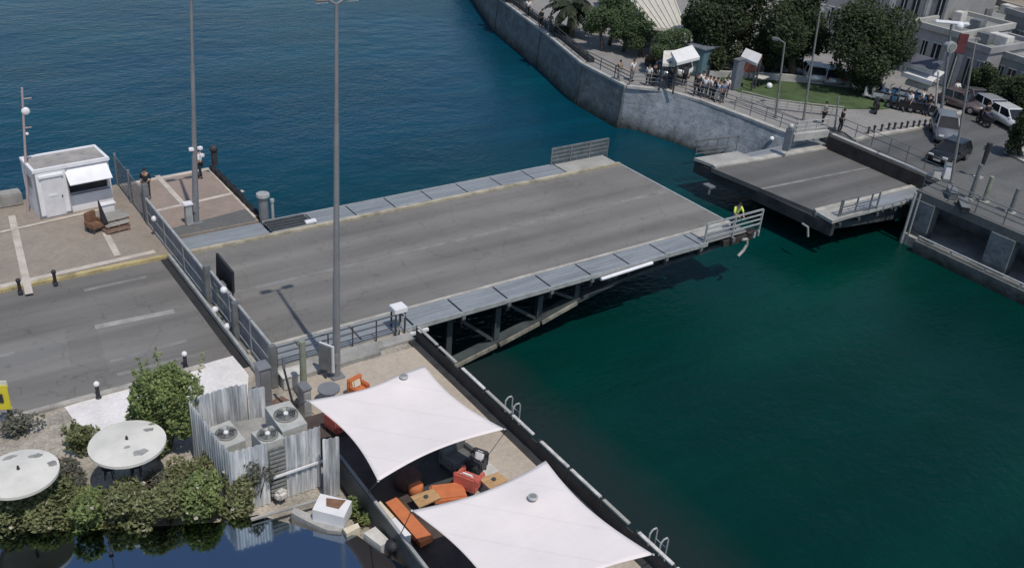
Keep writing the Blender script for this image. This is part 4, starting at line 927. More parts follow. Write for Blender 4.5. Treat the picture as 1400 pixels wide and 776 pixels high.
shrub(352, 688, .75, 2.0, 'slim grey green conifer in front of the steel sheets', 'leaf_grey', 1500, .13, None, 'conifer', 'conifer', spiky=10)
hd = [(15, 715, 1.0, 1.2, 'leaf_hedge', 'green shrub in the lower left corner below the cut parasol', 14), (70, 712, 1.0, 1.25, 'leaf_hedge', 'green shrub second from the left along the glossy roof', 10), (125, 710, .95, 1.15, 'leaf_bush', 'darker green shrub third from the left along the glossy roof', 8), (180, 708, .95, 1.1, 'leaf_hedge', 'flowering shrub below the stained parasol', 26), (233, 706, 1.0, 1.25, 'leaf_hedge', 'flowering shrub right of the stained parasol, at the roof edge', 22), (285, 700, 1.0, 1.3, 'leaf_bush', 'fresh green shrub next to the rightmost one of the hedge', 12), (330, 694, .8, 1.2, 'leaf_hedge', 'rightmost shrub of the hedge, by the conifer', 8)]
for px, py, r_, h_, m, lab, fl_ in hd: shrub(px, py + 8, r_ * 1.1, h_ * 1.35, lab, m, 2900, .16, flowers=fl_ * 2, dry=60)
hb = [(95, 672, .85, .95, 'leaf_grey', 'pale dusty shrub between the two round parasols', 12), (60, 690, .8, 1.1, 'leaf_grey', 'pale shrub at the rim of the cut parasol', 6), (255, 662, .9, 1.1, 'leaf_hedge', 'brownish shrub between the tall bush and the hedge', 10), (300, 662, .8, 1.3, 'leaf_hedge', 'shrub against the left steel sheet', 6), (215, 678, .8, .9, 'leaf_grey', 'dry shrub behind the flowering hedge', 10)]
for px, py, r_, h_, m, lab, fl_ in hb: shrub(px, py, r_ * 1.1, h_, lab, m, 1900, .15, group='shrubs behind the hedge', flowers=fl_, dry=90)
shrub(482, 706, .4, .9, 'small green plant between white box and dark terrace wall', 'leaf_bush', 500, .11, None, 'plant', 'plant')
shrub(494, 716, .35, .6, 'little green plant at the pale stone slab', 'leaf_bush', 300, .11, None, 'plant', 'plant')

# ================================================================== FAR BANK
PZ = .11
qe = [Vector((x + .35, y, 0)) for x, y in EDGE]
railing('promenade_railing', 'thin metal railing on top of the pale quay wall facing the bridge', qe[5:], 1.05, 1.6, 'mesh_grey', 3, .03, PZ)
railing('promenade_railing', 'long dark railing along the curved quay promenade in the distance', [qe[1], qe[2], qe[3], qe[4], qe[5]], 1.0, 1.8, 'rail_dark', 3, .035, PZ)
pw = thing('parapet', 'low dark planter strip behind the curved promenade railing', 'planter', (42, 40, PZ))
q = MB()
for a, b_ in zip(qe[1:4], qe[2:5]): q.beam((a.x + .55, a.y, PZ + .2), (b_.x + .55, b_.y, PZ + .2), .5, .4)
q.build('body', 'girder_dark', pw, W=True)
q = MB()
for a, b_ in zip(EDGE[:-1], EDGE[1:]): q.beam((a[0] + .12, a[1], .05), (b_[0] + .12, b_[1], .05), .5, .2)
q.build('quay_coping', 'coping', kind='structure')
# battered face of the bastion, and the strait wall, algae and less sun both put into its darker colour
tp_ = [(39.0, 21.85), (41.1, 19.9), (42.15, 16.7), (42.6, 12.4), (42.9, 8.4)]; bs_ = [(38.75, 22.3), (39.7, 18.6), (40.25, 15.6), (40.9, 12.0), (41.5, 8.4)]
q = MB()
for k in range(4):
    (a, b_), (c, d) = (tp_[k], tp_[k + 1]), (bs_[k], bs_[k + 1])
    q.poly([(*c, -6), (*d, -6), (*b_, -.04), (*a, -.04)])
bmesh.ops.remove_doubles(q.bm, verts=q.bm.verts, dist=.001)
q.build('quay_face', 'quay_stone', kind='structure', smooth=False)
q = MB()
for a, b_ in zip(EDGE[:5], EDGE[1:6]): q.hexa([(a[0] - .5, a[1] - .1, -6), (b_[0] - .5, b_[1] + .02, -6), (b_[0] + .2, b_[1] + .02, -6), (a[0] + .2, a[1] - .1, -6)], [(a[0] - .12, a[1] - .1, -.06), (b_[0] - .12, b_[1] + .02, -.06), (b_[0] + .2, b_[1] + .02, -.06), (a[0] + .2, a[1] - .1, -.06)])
q.build('quay_face', 'quay_shaded_algae', kind='structure')
q = MB(); a_, b_ = at(952, 193, -1.2), at(1005, 186, -1.2); q.beam(a_, b_, .1, .12); tag(q.build('wall_pipe', 'mesh_grey'), 'pale pipe low on the quay wall behind the far span railing', 'pipe')
p_ = at(698, 50, -3.2); tag(MB().box((p_.x, p_.y, -3.15), (1.6, .7, .5), .3, .1).build('floating_fender', 'off_white'), 'small pale float against the distant quay wall', 'float')
p_ = at(1058, 188, -.5); tag(MB().ball((p_.x - .2, p_.y, -.55), .17, 12).build('navigation_light', 'white_paint'), 'round white lamp fixed to the quay beside the far span', 'lamp')
# pipes at the southern abutment corner
q = MB(); q.tube((42.1, -2.45, -3.4), (42.1, -2.45, .1), .09); q.tube((42.15, -2.75, -3.4), (42.15, -2.75, .1), .06); tag(q.build('drain_pipe', 'rail_pale'), 'pale upright pipes at the corner below the far street', 'pipe')
railing('gallery_rail', 'pale pipe rail along the low gallery wall at the waterline', [(41.75, -3.7), (41.75, -40)], .28, 2.2, 'rail_pale', 1, .07, -2.6)
railing('bank_railing', 'railing on the edge of the far pavement above the gallery', [(42.75, -2.4), (42.75, -30)], 1.1, 1.9, 'mesh_grey', 3, .035, .09)
railing('bank_railing', 'light railing in front of the street behind the dark abutment beam', [at(1146, 182, 0), at(1288, 243, 0)], 1.1, 1.55, 'mesh_grey', 2, .03, .05)
railing('bank_railing', 'pale barrier across the promenade end of the far span', [at(1085, 186, .1), at(1128, 182, .1)], 1.05, .9, 'rail_pale', 3, .035, PZ)
q = MB(); a_, b_ = at(1083, 190, 0), at(1130, 184, 0); q.beam((a_.x, a_.y, .12), (b_.x, b_.y, .12), .35, .5); tag(q.build('bridge_step', 'coping'), 'pale low wall at the promenade end of the far span', 'wall')
pb = thing('control_post', 'dark green control post at the corner of quay wall and far span', 'post', (*at(1076, 198, 0).xy, -.4))
MB().box((0, 0, .8), (.45, .45, 1.6), .3, .04).build('cabinet', 'booth_grey', pb); MB().ball((0, 0, 1.75), .2, 10).build('lamp', 'rail_pale', pb)
# bollards along the curving kerb
bp = [(403, 246), (440, 236), (487, 229), (532, 221), (570, 218), (612, 216), (650, 209), (690, 206), (725, 203), (762, 199), (795, 196), (830, 193)]
b0_ = None
for i, (x, y) in enumerate(bp):
    p_ = at(1100 + x / 4.667, 130 + y / 4.667, PZ); lab = 'short black bollard on the curved kerb, ' + ORD[i] + ' from the far span'
    if b0_ is None: b0_ = bollard(p_, lab, 'bollards along the curved kerb', .5, 'sign_black')
    else: dup(b0_, p_, label=lab)
# posts on the southern pavement
for i, (px, py, h, lab) in enumerate([(1326, 272, 2.3, 'thick grey post nearest the cars on the far pavement'), (1345, 276, 1.7, 'grey green post second from the left on the far pavement'), (1381, 291, 1.6, 'grey post at the right on the far pavement')]):
    p_ = at(px, py, .09); t = thing('grey_post', lab, 'post', (p_.x, p_.y, .09)); MB().tube((0, 0, 0), (0, 0, h), .15, .13, 10).build('shaft', 'mesh_grey' if i != 1 else 'green_post', t); MB().box((0, 0, .04), (.5, .5, .08)).build('foot', 'concrete', t)
p_ = at(1337, 243, .09); t = thing('closed_parasol', 'tall dark closed parasol at the kerb of the far pavement', 'parasol', (p_.x, p_.y, .09))
MB().tube((0, 0, 0), (.1, 0, 2.4), .04).build('pole', 'rail_dark', t); MB().tube((.04, 0, .9), (.1, 0, 2.4), .12, .2, 8).build('canopy', 'sign_black', t); MB().box((0, 0, .05), (.5, .5, .1)).build('base', 'concrete', t)
for i, (px, py, w_, h_, m, nm, lab) in enumerate([(1293, 243, .7, .9, 'white_paint', 'street_box', 'white street box at the southern end of the abutment beam'), (1279, 243, .5, .6, 'off_white', 'street_box', 'small pale box left of the white street box'), (1316, 285, 1.5, .35, 'sign_black', 'floor_hatch', 'dark hatch box on the far pavement at the railing'), (1300, 268, 1.4, .45, 'mesh_grey', 'equipment_chest', 'grey chest beside the street lamp on the far pavement')]):
    p_ = at(px, py, .09); t = thing(nm, lab, 'box', (p_.x, p_.y, .09), .7); MB().box((0, 0, h_ / 2), (w_, .5, h_), 0, .04).build('body', m, t); MB().box((0, 0, h_ + .025), (w_ + .06, .56, .05), 0, .01).build('lid', 'mesh_grey', t)
# far lamps
def flamp(base, tip, lab, heads, r=.12, zb=PZ, m='pole_grey'):
    b_ = at(*base, zb); lamp_post(b_, up(b_, *tip), lab, r, .06, zb, heads, 'street lamps on the far bank', m, False)
flamp((1060, 161), (1073, 58), 'far street lamp by the promenade railing, left of the taller one', ((-.2, .4),), .085, m='pole_dim')
flamp((1098, 165), (1121, 16), 'taller far street lamp at the right end of the lawn', ((.6, 0),), .09, m='pole_dim')
flamp((1300, 250), (1333, 60), 'street lamp rising beside the dark car', ((.5, .2),), .09, m='pole_dim')
flamp((1141, 176), (1147, 132), 'thin short lamp beside the man near the far span', (), .07)
p_ = at(1287, 150, PZ); tp = up(p_, 1301, 33); t = thing('floodlight_mast', 'dark mast with a long white floodlight bar and a round dial', 'lamp mast', (p_.x, p_.y, PZ))
MB().tube(p_, tp, .12, .09).build('pole', 'booth_grey', t, W=True); MB().box(tp + Vector((0, 0, .1)), (2.7, .4, .22), R(-38), .08).build('light_bar', 'white_paint', t, W=True)
d_ = up(p_, 1299, 64); MB().tube(d_ + Vector((.1, .25, 0)), d_ - Vector((.1, .25, 0)), .42, .42, 20).build('dial', 'rail_pale', t, W=True); MB().tube(d_ - Vector((.1, .26, 0)), d_ - Vector((.11, .29, 0)), .3, .3, 20).build('dial_face', 'ac_grille', t, W=True)
d_ = up(p_, 1312, 36); MB().ball(d_, .3, 10).build('camera_dome', 'white_paint', t, W=True)
p_ = at(1278, 158, PZ); lamp_post(p_, up(p_, 1283, 98), 'pale post between scooters and the street', .09, .07, PZ, (), 'street lamps on the far bank', 'rail_pale', False)

# canopy and stalls
def canopy(quad, z, label, m='canopy_beige', th=.22, ribs=0, posts=True, name='canopy', drop=0):
    ps = [at(x, y, z) for x, y in quad]; c = sum(ps, Vector()) / len(ps)
    t = thing(name, label, 'canopy', (c.x, c.y, PZ))
    rise = Vector((0, 0, .55))
    o = MB(); tops = [p + (rise if i in (2, 3) else Vector()) for i, p in enumerate(ps)]; o.hexa([p - Vector((0, 0, th)) for p in tops], tops); o.build('roof', m, t, W=True)
    if ribs:
        q = MB()
        for i in range(ribs + 1):
            a = tops[0].lerp(tops[1], i / ribs); b_ = tops[3].lerp(tops[2], i / ribs); q.beam(a + Vector((0, 0, .04)), b_ + Vector((0, 0, .04)), .12, .07)
        q.build('seams', 'off_white', t, W=True)
    if posts:
        for p in ps: d = p.lerp(c, .06); MB().tube((d.x, d.y, PZ), (d.x, d.y, p.z - th), .07).build('post', 'rail_dark', t, W=True)
    return t
canopy([(893, 38), (938, 41), (915, -8), (846, -8)], 3.0, 'large beige pitched canopy behind the row of small trees', ribs=7)
canopy([(840, -2), (905, 8), (890, -30), (830, -30)], 3.0, 'beige canopy cut by the top edge of the photo', ribs=4)
canopy([(926, 86), (957, 78), (945, 71), (916, 80)], 2.6, 'small white flat canopy over the stall near the round tree', 'awning_white')
canopy([(906, 87), (924, 88), (922, 78), (906, 79)], 2.2, 'pale tent roof left of the small white canopy', 'off_white')
canopy([(1013, 77), (1035, 87), (1040, 84), (1018, 75)], 2.4, 'white slanted stall roof over the coral booth', 'awning_white')
p_ = at(963, 104, PZ); bo = thing('kiosk_booth', 'teal painted kiosk booth beside the lawn', 'booth', (p_.x, p_.y, PZ), R(10))
MB().box((0, .6, 1.15), (1.9, 1.6, 2.3), 0, .05).build('body', 'teal_paint', bo); MB().box((0, .6, 2.36), (2.2, 1.9, .12), 0, .03).build('roof', 'booth_grey', bo); MB().box((.1, -.21, 1.2), (.7, .03, 1.6)).build('door', 'booth_grey', bo)
p_ = at(982, 103, PZ); bo = thing('market_stall', 'dark navy covered stall right of the teal booth', 'stall', (p_.x + .4, p_.y + .6, PZ), R(10))
MB().box((0, .8, 2.2), (2.4, 2.2, .15), 0, .04).build('roof', 'cloth_navy', bo); MB().box((0, .9, .5), (2.0, 1.4, 1.0), 0, .04).build('counter', 'booth_grey', bo)
for sx_ in (-1, 1):
    for sy_ in (-.1, 1.7): MB().tube((sx_ * 1.05, sy_, 0), (sx_ * 1.05, sy_, 2.15), .05).build('post', 'rail_dark', bo)
p_ = at(1004, 122, PZ); t = thing('info_pillar', 'blue grey standing pillar on the lawn edge', 'pillar', (p_.x, p_.y, PZ), R(8)); MB().box((0, 0, 1.2), (1.0, .45, 2.4), 0, .04).build('body', 'booth_grey', t); MB().box((0, 0, 2.43), (1.1, .55, .1), 0, .02).build('cap', 'mesh_grey', t)
p_ = at(1029, 106, PZ); t = thing('coral_booth', 'small coral red ticket booth under a slanted white roof', 'booth', (p_.x, p_.y + .5, PZ), R(10)); MB().box((0, 0, .85), (1.8, 1.1, 1.7), 0, .05).build('body', 'coral_paint', t); MB().box((.3, -.57, 1.1), (.8, .03, .6)).build('panel', 'awning_cream', t)
p_ = at(1051, 121, .17); o = MB().ball((0, 0, .24), .25, 14).build('white_sphere', 'white_paint', smooth=True); o.location = (p_.x, p_.y, .15); tag(o, 'white round ball lamp lying on the lawn', 'ball lamp')
p_ = at(1039, 117, .17); t = thing('lawn_table', 'pale garden table with dark chairs on the lawn edge', 'table', (p_.x, p_.y, .17)); MB().box((0, 0, .72), (1.2, .8, .06), .2).build('tabletop', 'off_white', t)
for s in ((-.5, -.3), (.5, -.3), (.5, .3), (-.5, .3)): MB().tube((s[0], s[1], 0), (s[0], s[1], .7), .03).build('leg', 'rail_dark', t)
lw = P((968, 107), (1046, 110), (1120, 116), (1200, 126)); lwt = thing('lawn_wall', 'low pale wall along the back edge of the lawn', 'wall', (*lw[0].xy, 0))
q = MB()
for a, b_ in zip(lw[:-1], lw[1:]): q.beam((a.x, a.y, .35), (b_.x, b_.y, .35), .3, .6)
q.build('body', 'coping', lwt, W=True)
q = MB()
rnd_ = [((978, 140), (1035, 152), 1.2), ((1035, 150), (1080, 160), 1.0)]
# garden fence, low panels at the front of the lawn
for i, (a, b_, h) in enumerate(rnd_): pass
railing('lawn_fence', 'pale low fence along the front edge of the lawn', [at(1012, 138, PZ), at(1058, 150, PZ), at(1108, 156, PZ), at(1150, 160, PZ)], .8, .9, 'tip_plate', 3, .04, PZ)

# --- trees
def tree(base, crown, label, m='leaf_dark', n=3200, size=.42, r=None, name='tree', group='trees on the far bank', lobes=14, zb=PZ, tr=.18, flat=.8):
    """base px of trunk; crown = (px, py, half width px, half height px)"""
    b_ = at(*base, zb); cx, cy, rw, rh = crown
    c = up(b_, cx, cy); mpp = (b_ - CAM).length / 1300
    R_ = rw * mpp; Hh = rh * mpp * 1.12
    t = thing(name, label, 'tree', (b_.x, b_.y, zb), group=group)
    c = c - b_
    blobs = []
    for i in range(lobes):
        d = Vector((RND.gauss(0, 1), RND.gauss(0, 1), RND.gauss(0, 1))).normalized(); q = RND.uniform(.45, .8); k = RND.uniform(.26, .44)
        blobs.append(((c.x + d.x * R_ * q, c.y + d.y * R_ * q * .9, c.z + d.z * Hh * q), (R_ * k, R_ * k, Hh * k * flat)))
    blobs.append(((c.x, c.y, c.z), (R_ * .55, R_ * .55, Hh * .55)))
    MB().leaves(crown_points(blobs, int(n * 2.6), .45), size * .56).build('crown', m, t)
    tk = MB(); f = Vector((c.x * .7, c.y * .7, max(.6, c.z - Hh * .55)))
    tk.tube((0, 0, -.05), f, tr, tr * .7, 9)
    for bl in blobs[:7]: tk.tube(f - Vector((0, 0, .1)), Vector(bl[0]), tr * .55, tr * .15, 6)
    tk.build('trunk', 'bark', t)
    return t
tree((824, 70), (820, 26, 28, 26), 'small leafy tree first in the row beside the palm', 'leaf_mid', 1600, .4)
tree((833, 62), (842, 14, 30, 26), 'small leafy tree behind the first one of the row', 'leaf_mid', 1700, .4)
tree((852, 71), (860, 36, 30, 27), 'small leafy tree in the middle of the row', 'leaf_mid', 1800, .4)
tree((875, 78), (880, 44, 26, 26), 'small leafy tree fourth in the row', 'leaf_mid', 1500, .4)
tree((904, 100), (915, 62, 30, 24), 'round topped tree at the near end of the row', 'leaf_mid', 1900, .38)
tree((985, 100), (972, 40, 44, 56), 'big dark tree left of the pair above the lawn', 'leaf_dark', 4200, .55, tr=.35)
tree((1035, 92), (1012, 12, 62, 60), 'big dark tree in the middle above the lawn', 'leaf_dark', 5200, .6, tr=.4)
tree((1085, 108), (1088, 34, 60, 68), 'big dark tree right of the pair above the lawn', 'leaf_dark', 5400, .6, tr=.4)
tree((1050, 100), (1052, 62, 30, 34), 'lower dark tree between the two big ones', 'leaf_dark', 2600, .5, tr=.3)
tree((1205, 129), (1192, 56, 60, 54), 'very large dark tree shading the scooters', 'leaf_dark', 7000, .55, tr=.45, lobes=20)
tree((1395, 213), (1398, 180, 26, 30), 'dark tree on the traffic island at the right edge', 'leaf_dark', 1500, .4, tr=.2)
for i, (bx_, by_, cx_, cy_, a_, b_) in enumerate([(1342, 140, 1345, 108, 22, 22), (1372, 150, 1376, 122, 26, 26), (1402, 160, 1404, 130, 26, 28)]):
    tree((bx_, by_), (cx_, cy_, a_, b_), ['dark hedge tree behind the parked cars, nearest the blue grey wall', 'dark hedge tree behind the parked cars, in the middle', 'dark hedge tree behind the parked cars at the right edge'][i], 'leaf_dark', 1900, .45)
def palm(base, top, L, label, n=26, m='leaf_palm', tr=.24, zb=PZ):
    b_ = at(*base, zb); c = up(b_, *top) - b_; t = thing('palm_tree', label, 'palm tree', (b_.x, b_.y, zb), group='palms on the far bank')
    MB().tube((0, 0, -.05), (c.x * .5, c.y * .5, c.z * .5), tr * 1.2, tr, 10).tube((c.x * .5, c.y * .5, c.z * .5), c, tr, tr * .85, 10).build('trunk', 'palm_bark', t)
    f = MB()
    for i in range(n):
        a = i * 2.4; el = RND.uniform(-.1, 1.1); l = L * RND.uniform(.8, 1.1); p = Vector(c); d = Vector((math.cos(a) * math.cos(el), math.sin(a) * math.cos(el), math.sin(el))); sd = Vector((-math.sin(a), math.cos(a), 0)); pts = [p.copy()]
        for s in range(7): p = p + d * l / 7; d = (d + Vector((0, 0, -.24))).normalized(); pts.append(p.copy())
        for s in range(7):
            p0, p1 = pts[s], pts[s + 1]; wd = .55 * math.sin(math.pi * (s + .8) / 8) * L / 3
            for sg_ in (-1, 1):
                for h in range(2):
                    q0 = p0.lerp(p1, h / 2); q1 = p0.lerp(p1, h / 2 + .42); dr = Vector((0, 0, -wd * .45))
                    vs = [f.bm.verts.new(x) for x in (q0, q1, q1 + sd * sg_ * wd + dr + d * .15, q0 + sd * sg_ * wd + dr + d * .1)]; f.bm.faces.new(vs)
    f.build('crown', m, t); return t
palm((779, 48), (783, 8), 2.9, 'stocky palm on the distant promenade', 30, tr=.35)
palm((941, 66), (944, 30), 1.5, 'slim palm with pale trunk by the beige canopy', 18, 'leaf_grey', .14)
palm((708, 2), (706, -25), 2.6, 'distant palm at the top edge of the promenade', 22, tr=.3)
for px, py, lab in ((766, 50, 'dark planter with shrubs under the palm'), (700, 3, 'dark planter at the top of the distant promenade'), (893, 90, 'reddish flower bed beside the row of trees')):
    p_ = at(px, py, PZ); t = thing('planter', lab, 'planter', (p_.x, p_.y, PZ)); MB().tube((0, 0, 0), (0, 0, .4), .7, .8, 14).build('pot', 'girder_dark', t); MB().leaves(crown_points([((0, 0, .65), (.8, .8, .35))], 220, .4), .3).build('foliage', 'leaf_dark' if 'red' not in lab else 'leaf_dry', t)

# --- buildings of the town behind
def building(b0, b1, h, depth, label, wall, roof, floors=1, nwin=4, z=0.0, parapet=.5, shop=False, band=None, balcony=False):
    a, b_ = at(*b0, z), at(*b1, z); d = Vector((b_.x - a.x, b_.y - a.y, 0)); L = d.length; rz = math.atan2(d.y, d.x)
    t = thing('building', label, 'building', (a.x, a.y, z), rz)
    MB().b2((0, 0, -.2), (L, depth, h)).build('wall', wall, t)
    q = MB(); q.b2((-.15, -.15, h + .002), (L + .15, .2, h + parapet)); q.b2((-.15, depth - .2, h + .002), (L + .15, depth + .15, h + parapet)); q.b2((-.15, .202, h + .002), (.2, depth - .202, h + parapet)); q.b2((L - .2, .202, h + .002), (L + .15, depth - .202, h + parapet)); q.build('parapet', band or wall, t)
    r_ = MB().b2((.202, .204, h + .004), (L - .202, depth - .204, h + .12)).build('roof', roof, t)
    for i in range(2): x = L * RND.uniform(.2, .8); y = depth * RND.uniform(.3, .8); MB().box((x, y, h + .55), (RND.uniform(.8, 1.8), RND.uniform(.8, 1.5), .85), 0, .05).build('rooftop_unit', 'off_white' if i else 'mesh_grey', r_)
    fh = h / floors
    for f_ in range(floors):
        for i in range(nwin):
            x = L * (i + .5) / nwin; wv = min(1.6, L / nwin * .5); z0 = f_ * fh + (.9 if not (shop and f_ == 0) else .1); z1 = f_ * fh + fh * .78
            wv *= RND.uniform(.75, 1.25); w_ = MB().b2((x - wv / 2, -.03, z0), (x + wv / 2, .06, z1)).build('window', RND.choice(['window_dark', 'window_dark', 'dark_glass', 'mesh_grey', 'off_white']), t)
            q = MB(); q.b2((x - wv / 2 - .08, -.07, z1 + .002), (x + wv / 2 + .08, -.001, z1 + .1)); q.b2((x - .03, -.06, z0), (x + .03, -.032, z1)); q.build('frame', 'off_white', w_)
        if balcony and f_ > 0:
            MB().b2((.2, -1.1, f_ * fh - .15), (L - .2, -.002, f_ * fh)).b2((.2, -1.1, f_ * fh + .002), (L - .2, -1.0, f_ * fh + .9)).build('balcony', band or 'off_white', t)
    return t
def awning(b0, b1, z, depth, label, m):
    a, b_ = at(*b0, z), at(*b1, z); d = Vector((b_.x - a.x, b_.y - a.y, 0)); L = d.length; rz = math.atan2(d.y, d.x)
    t = thing('awning', label, 'awning', (a.x, a.y, z), rz)
    MB().hexa([(0, -depth, -.6), (L, -depth, -.6), (L, 0, 0), (0, 0, 0)], [(0, -depth, -.52), (L, -depth, -.52), (L, 0, .08), (0, 0, .08)]).build('cloth', m, t)
    MB().b2((0, -depth - .03, -.85), (L, -depth - .002, -.5)).build('valance', 'off_white' if m != 'awning_white' else m, t)
    for x in (.1, L - .1): MB().tube((x, -depth + .1, -.6), (x, -.02, -.35), .025).build('arm', 'rail_dark', t)
    return t
building((1228, 99), (1292, 119), 4.2, 9, 'low shop with awnings behind the very large tree', 'wall_pale', 'roof_pale', 1, 4, shop=True)
awning((1243, 71), (1291, 86), 3.5, 1.3, 'slate blue awning of the low shop', 'awning_slate')
awning((1250, 87), (1292, 100), 2.75, 1.5, 'long white awning over the shop front', 'awning_white')
awning((1254, 99), (1285, 109), 2.0, 1.3, 'cream awning at street level below the white one', 'awning_cream')
building((1294, 120), (1333, 133), 3.7, 7, 'pale corner building beside the floodlight mast', 'wall_lilac', 'roof_pale', 1, 3, shop=True)
building((1336, 122), (1440, 160), 3.2, 14, 'long low building with a pale eave above the hedge trees', 'wall_green', 'roof_pale', 1, 7, band='coping')
building((1352, 92), (1384, 104), 5.0, 8, 'dark gabled house above the long low building', 'wall_grey', 'roof_tan', 1, 2)
building((1378, 97), (1420, 112), 5.2, 9, 'tan walled house at the right edge', 'wall_tan', 'roof_brown', 1, 3)
building((1165, 66), (1270, 94), 7.0, 12, 'large pale building with a balcony band behind the very large tree', 'wall_grey', 'roof_pale', 2, 7, band='coping', balcony=True)
building((1272, 74), (1345, 96), 3.4, 16, 'broad grey green building behind the floodlight mast', 'wall_green', 'roof_pale', 2, 5)
building((1283, 40), (1336, 56), 4.0, 12, 'building with a wide mauve grey roof at the top', 'wall_lilac', 'roof_grey', 2, 4)
building((1340, 58), (1400, 78), 4.0, 10, 'building with a tan roof and pale units at the top right', 'wall_tan', 'roof_tan', 2, 4)
building((1110, 40), (1162, 52), 6.5, 12, 'lilac building glimpsed between the dark trees', 'wall_lilac', 'roof_pale', 2, 4, band='coping')
building((1350, 32), (1440, 55), 4.5, 12, 'slate roofed building in the top right corner', 'wall_grey', 'roof_grey', 2, 6)
building((1215, 26), (1300, 44), 7.0, 12, 'tall pale building at the top edge', 'wall_pale', 'roof_pale', 3, 6)
building((1320, 14), (1420, 34), 7.0, 14, 'tan building beyond the slate roofs', 'wall_tan', 'roof_tan', 2, 6)
building((1000, 8), (1120, 20), 7.0, 14, 'pale building behind the big dark trees', 'wall_pale', 'roof_tan', 2, 8)
building((1120, 6), (1215, 22), 9.0, 12, 'grey building behind the lilac one', 'wall_grey', 'roof_grey', 3, 7)
p_ = at(1290, 126, 0); t = thing('shop_sign', 'dark red upright shop sign above the street corner', 'sign', (p_.x, p_.y - .3, 0)); hz = height(p_, 1290, 55)
MB().box((0, 0, hz), (.75, .22, 1.6), R(-40), .03).build('board', 'sign_red', t); MB().tube((0, .1, 0), (0, .1, hz + .5), .06).build('post', 'rail_pale', t)

# --- vehicles
def car(px, py, rz, body, label, kind='hatch', L=4.1, W_=1.72, H=1.46, z=0.0):
    p = at(px, py, z); t = thing('parked_car', label, 'car', (p.x, p.y, z), rz)
    suv = kind == 'suv'; H = 1.68 if suv else H
    h0, hb = .28, .86 if not suv else .98
    lo = [(-L / 2, h0), (L / 2, h0), (L / 2 + .04, .55), (L / 2 - .08, .74), (L * .2, hb), (-L / 2 + .1, hb + .04), (-L / 2 - .03, .6)]
    b = MB(); y = W_ / 2
    b.hexa([(x, -y, zz) for x, zz in lo], [(x, y, zz) for x, zz in lo])
    bmesh.ops.bevel(b.bm, geom=list(b.bm.edges), offset=.07, segments=2, affect='EDGES'); bd = b.build('body', body, t, smooth=True)
    gx0, gx1, tx0, tx1 = -L / 2 + .12, L * .22, -L / 2 + .45, L * .02
    if suv: tx0 = -L / 2 + .3
    b = MB(); b.hexa([(gx0, -y + .06, hb - .04), (gx1, -y + .06, hb - .04), (gx1, y - .06, hb - .04), (gx0, y - .06, hb - .04)], [(tx0, -y + .2, H - .06), (tx1, -y + .2, H - .06), (tx1, y - .2, H - .06), (tx0, y - .2, H - .06)])
    b.build('windows', 'dark_glass', t)
    b = MB(); b.hexa([(tx0 - .05, -y + .17, H - .06), (tx1 + .05, -y + .17, H - .06), (tx1 + .05, y - .17, H - .06), (tx0 - .05, y - .17, H - .06)], [(tx0 + .08, -y + .28, H), (tx1 - .08, -y + .28, H), (tx1 - .08, y - .28, H), (tx0 + .08, y - .28, H)])
    for s in (-1, 1):
        for (xa, xb) in ((gx1, tx1), (gx0, tx0), ((gx0 + gx1) / 2 - .1, (tx0 + tx1) / 2 - .05)): b.beam((xa, s * (y - .05), hb - .05), (xb, s * (y - .19), H - .05), .07, .07)
    b.build('roof', body, t)
    for sx_ in (-1, 1):
        for s in (-1, 1):
            wy = s * (y - .1); wl_ = MB().tube((sx_ * L * .31, wy - .1, .31), (sx_ * L * .31, wy + .1, .31), .31, .31, 16).build('wheel', 'tyre', t); MB().tube((sx_ * L * .31, wy + s * .1, .31), (sx_ * L * .31, wy + s * .115, .31), .19, .19, 12).build('rim', 'rim', wl_)
    for s in (-1, 1):
        MB().box((L / 2 - .02, s * (y - .3), .68), (.12, .36, .14), 0, .03).build('headlight', 'lamp_glass', t); MB().box((-L / 2 + .0, s * (y - .2), .78), (.1, .22, .2), 0, .03).build('tail_light', 'tail_red', t); MB().box((L * .17, s * (y + .06), hb + .08), (.14, .16, .12), 0, .03).build('mirror', body, t)
    MB().box((L / 2 + .03, 0, .42), (.03, .5, .12)).build('number_plate', 'off_white', t)
    return t
ax = math.atan2((at(1275, 172, 0) - at(1303, 196, 0)).y, (at(1275, 172, 0) - at(1303, 196, 0)).x)
car(1289, 188, R(-140), 'car_dull', 'dull silver car waiting on the street, facing the bridge', 'suv', 3.9, 1.65)
car(1295, 219, R(-172), 'car_black', 'black car nearest the far pavement', 'hatch', 3.7, 1.6, 1.4)
rowd = at(1390, 172, 0) - at(1330, 140, 0); ra = math.atan2(rowd.y, rowd.x)
car(1332, 146, ra, 'car_grey', 'dark grey car first in the parked row by the street lamp')
car(1357, 160, ra, 'car_silver', 'silver car in the middle of the parked row')
car(1380, 173, ra, 'car_white', 'white car at the right end of the parked row')
car(1313, 149, ra + .5, 'car_red', 'dull brownish car at the head of the parked row', 'hatch', 3.6, 1.6)
for px, py, c_, lab in ((1108, 107, 'car_white', 'white car parked behind the lawn wall, left of two'), (1132, 111, 'car_silver', 'silver car parked behind the lawn wall'), (1170, 119, 'car_white', 'white car under the very large tree'), (1077, 96, 'car_white', 'white car parked below the big dark trees'), (1062, 90, 'car_silver', 'silver car half hidden under the dark trees')):
    car(px, py, .9, c_, lab)
for px, py, c_, lab in ((915, 103, 'car_silver', 'silver car beside the round topped tree'), (935, 101, 'car_white', 'pale car parked by the small white canopy')): car(px, py, .5, c_, lab)
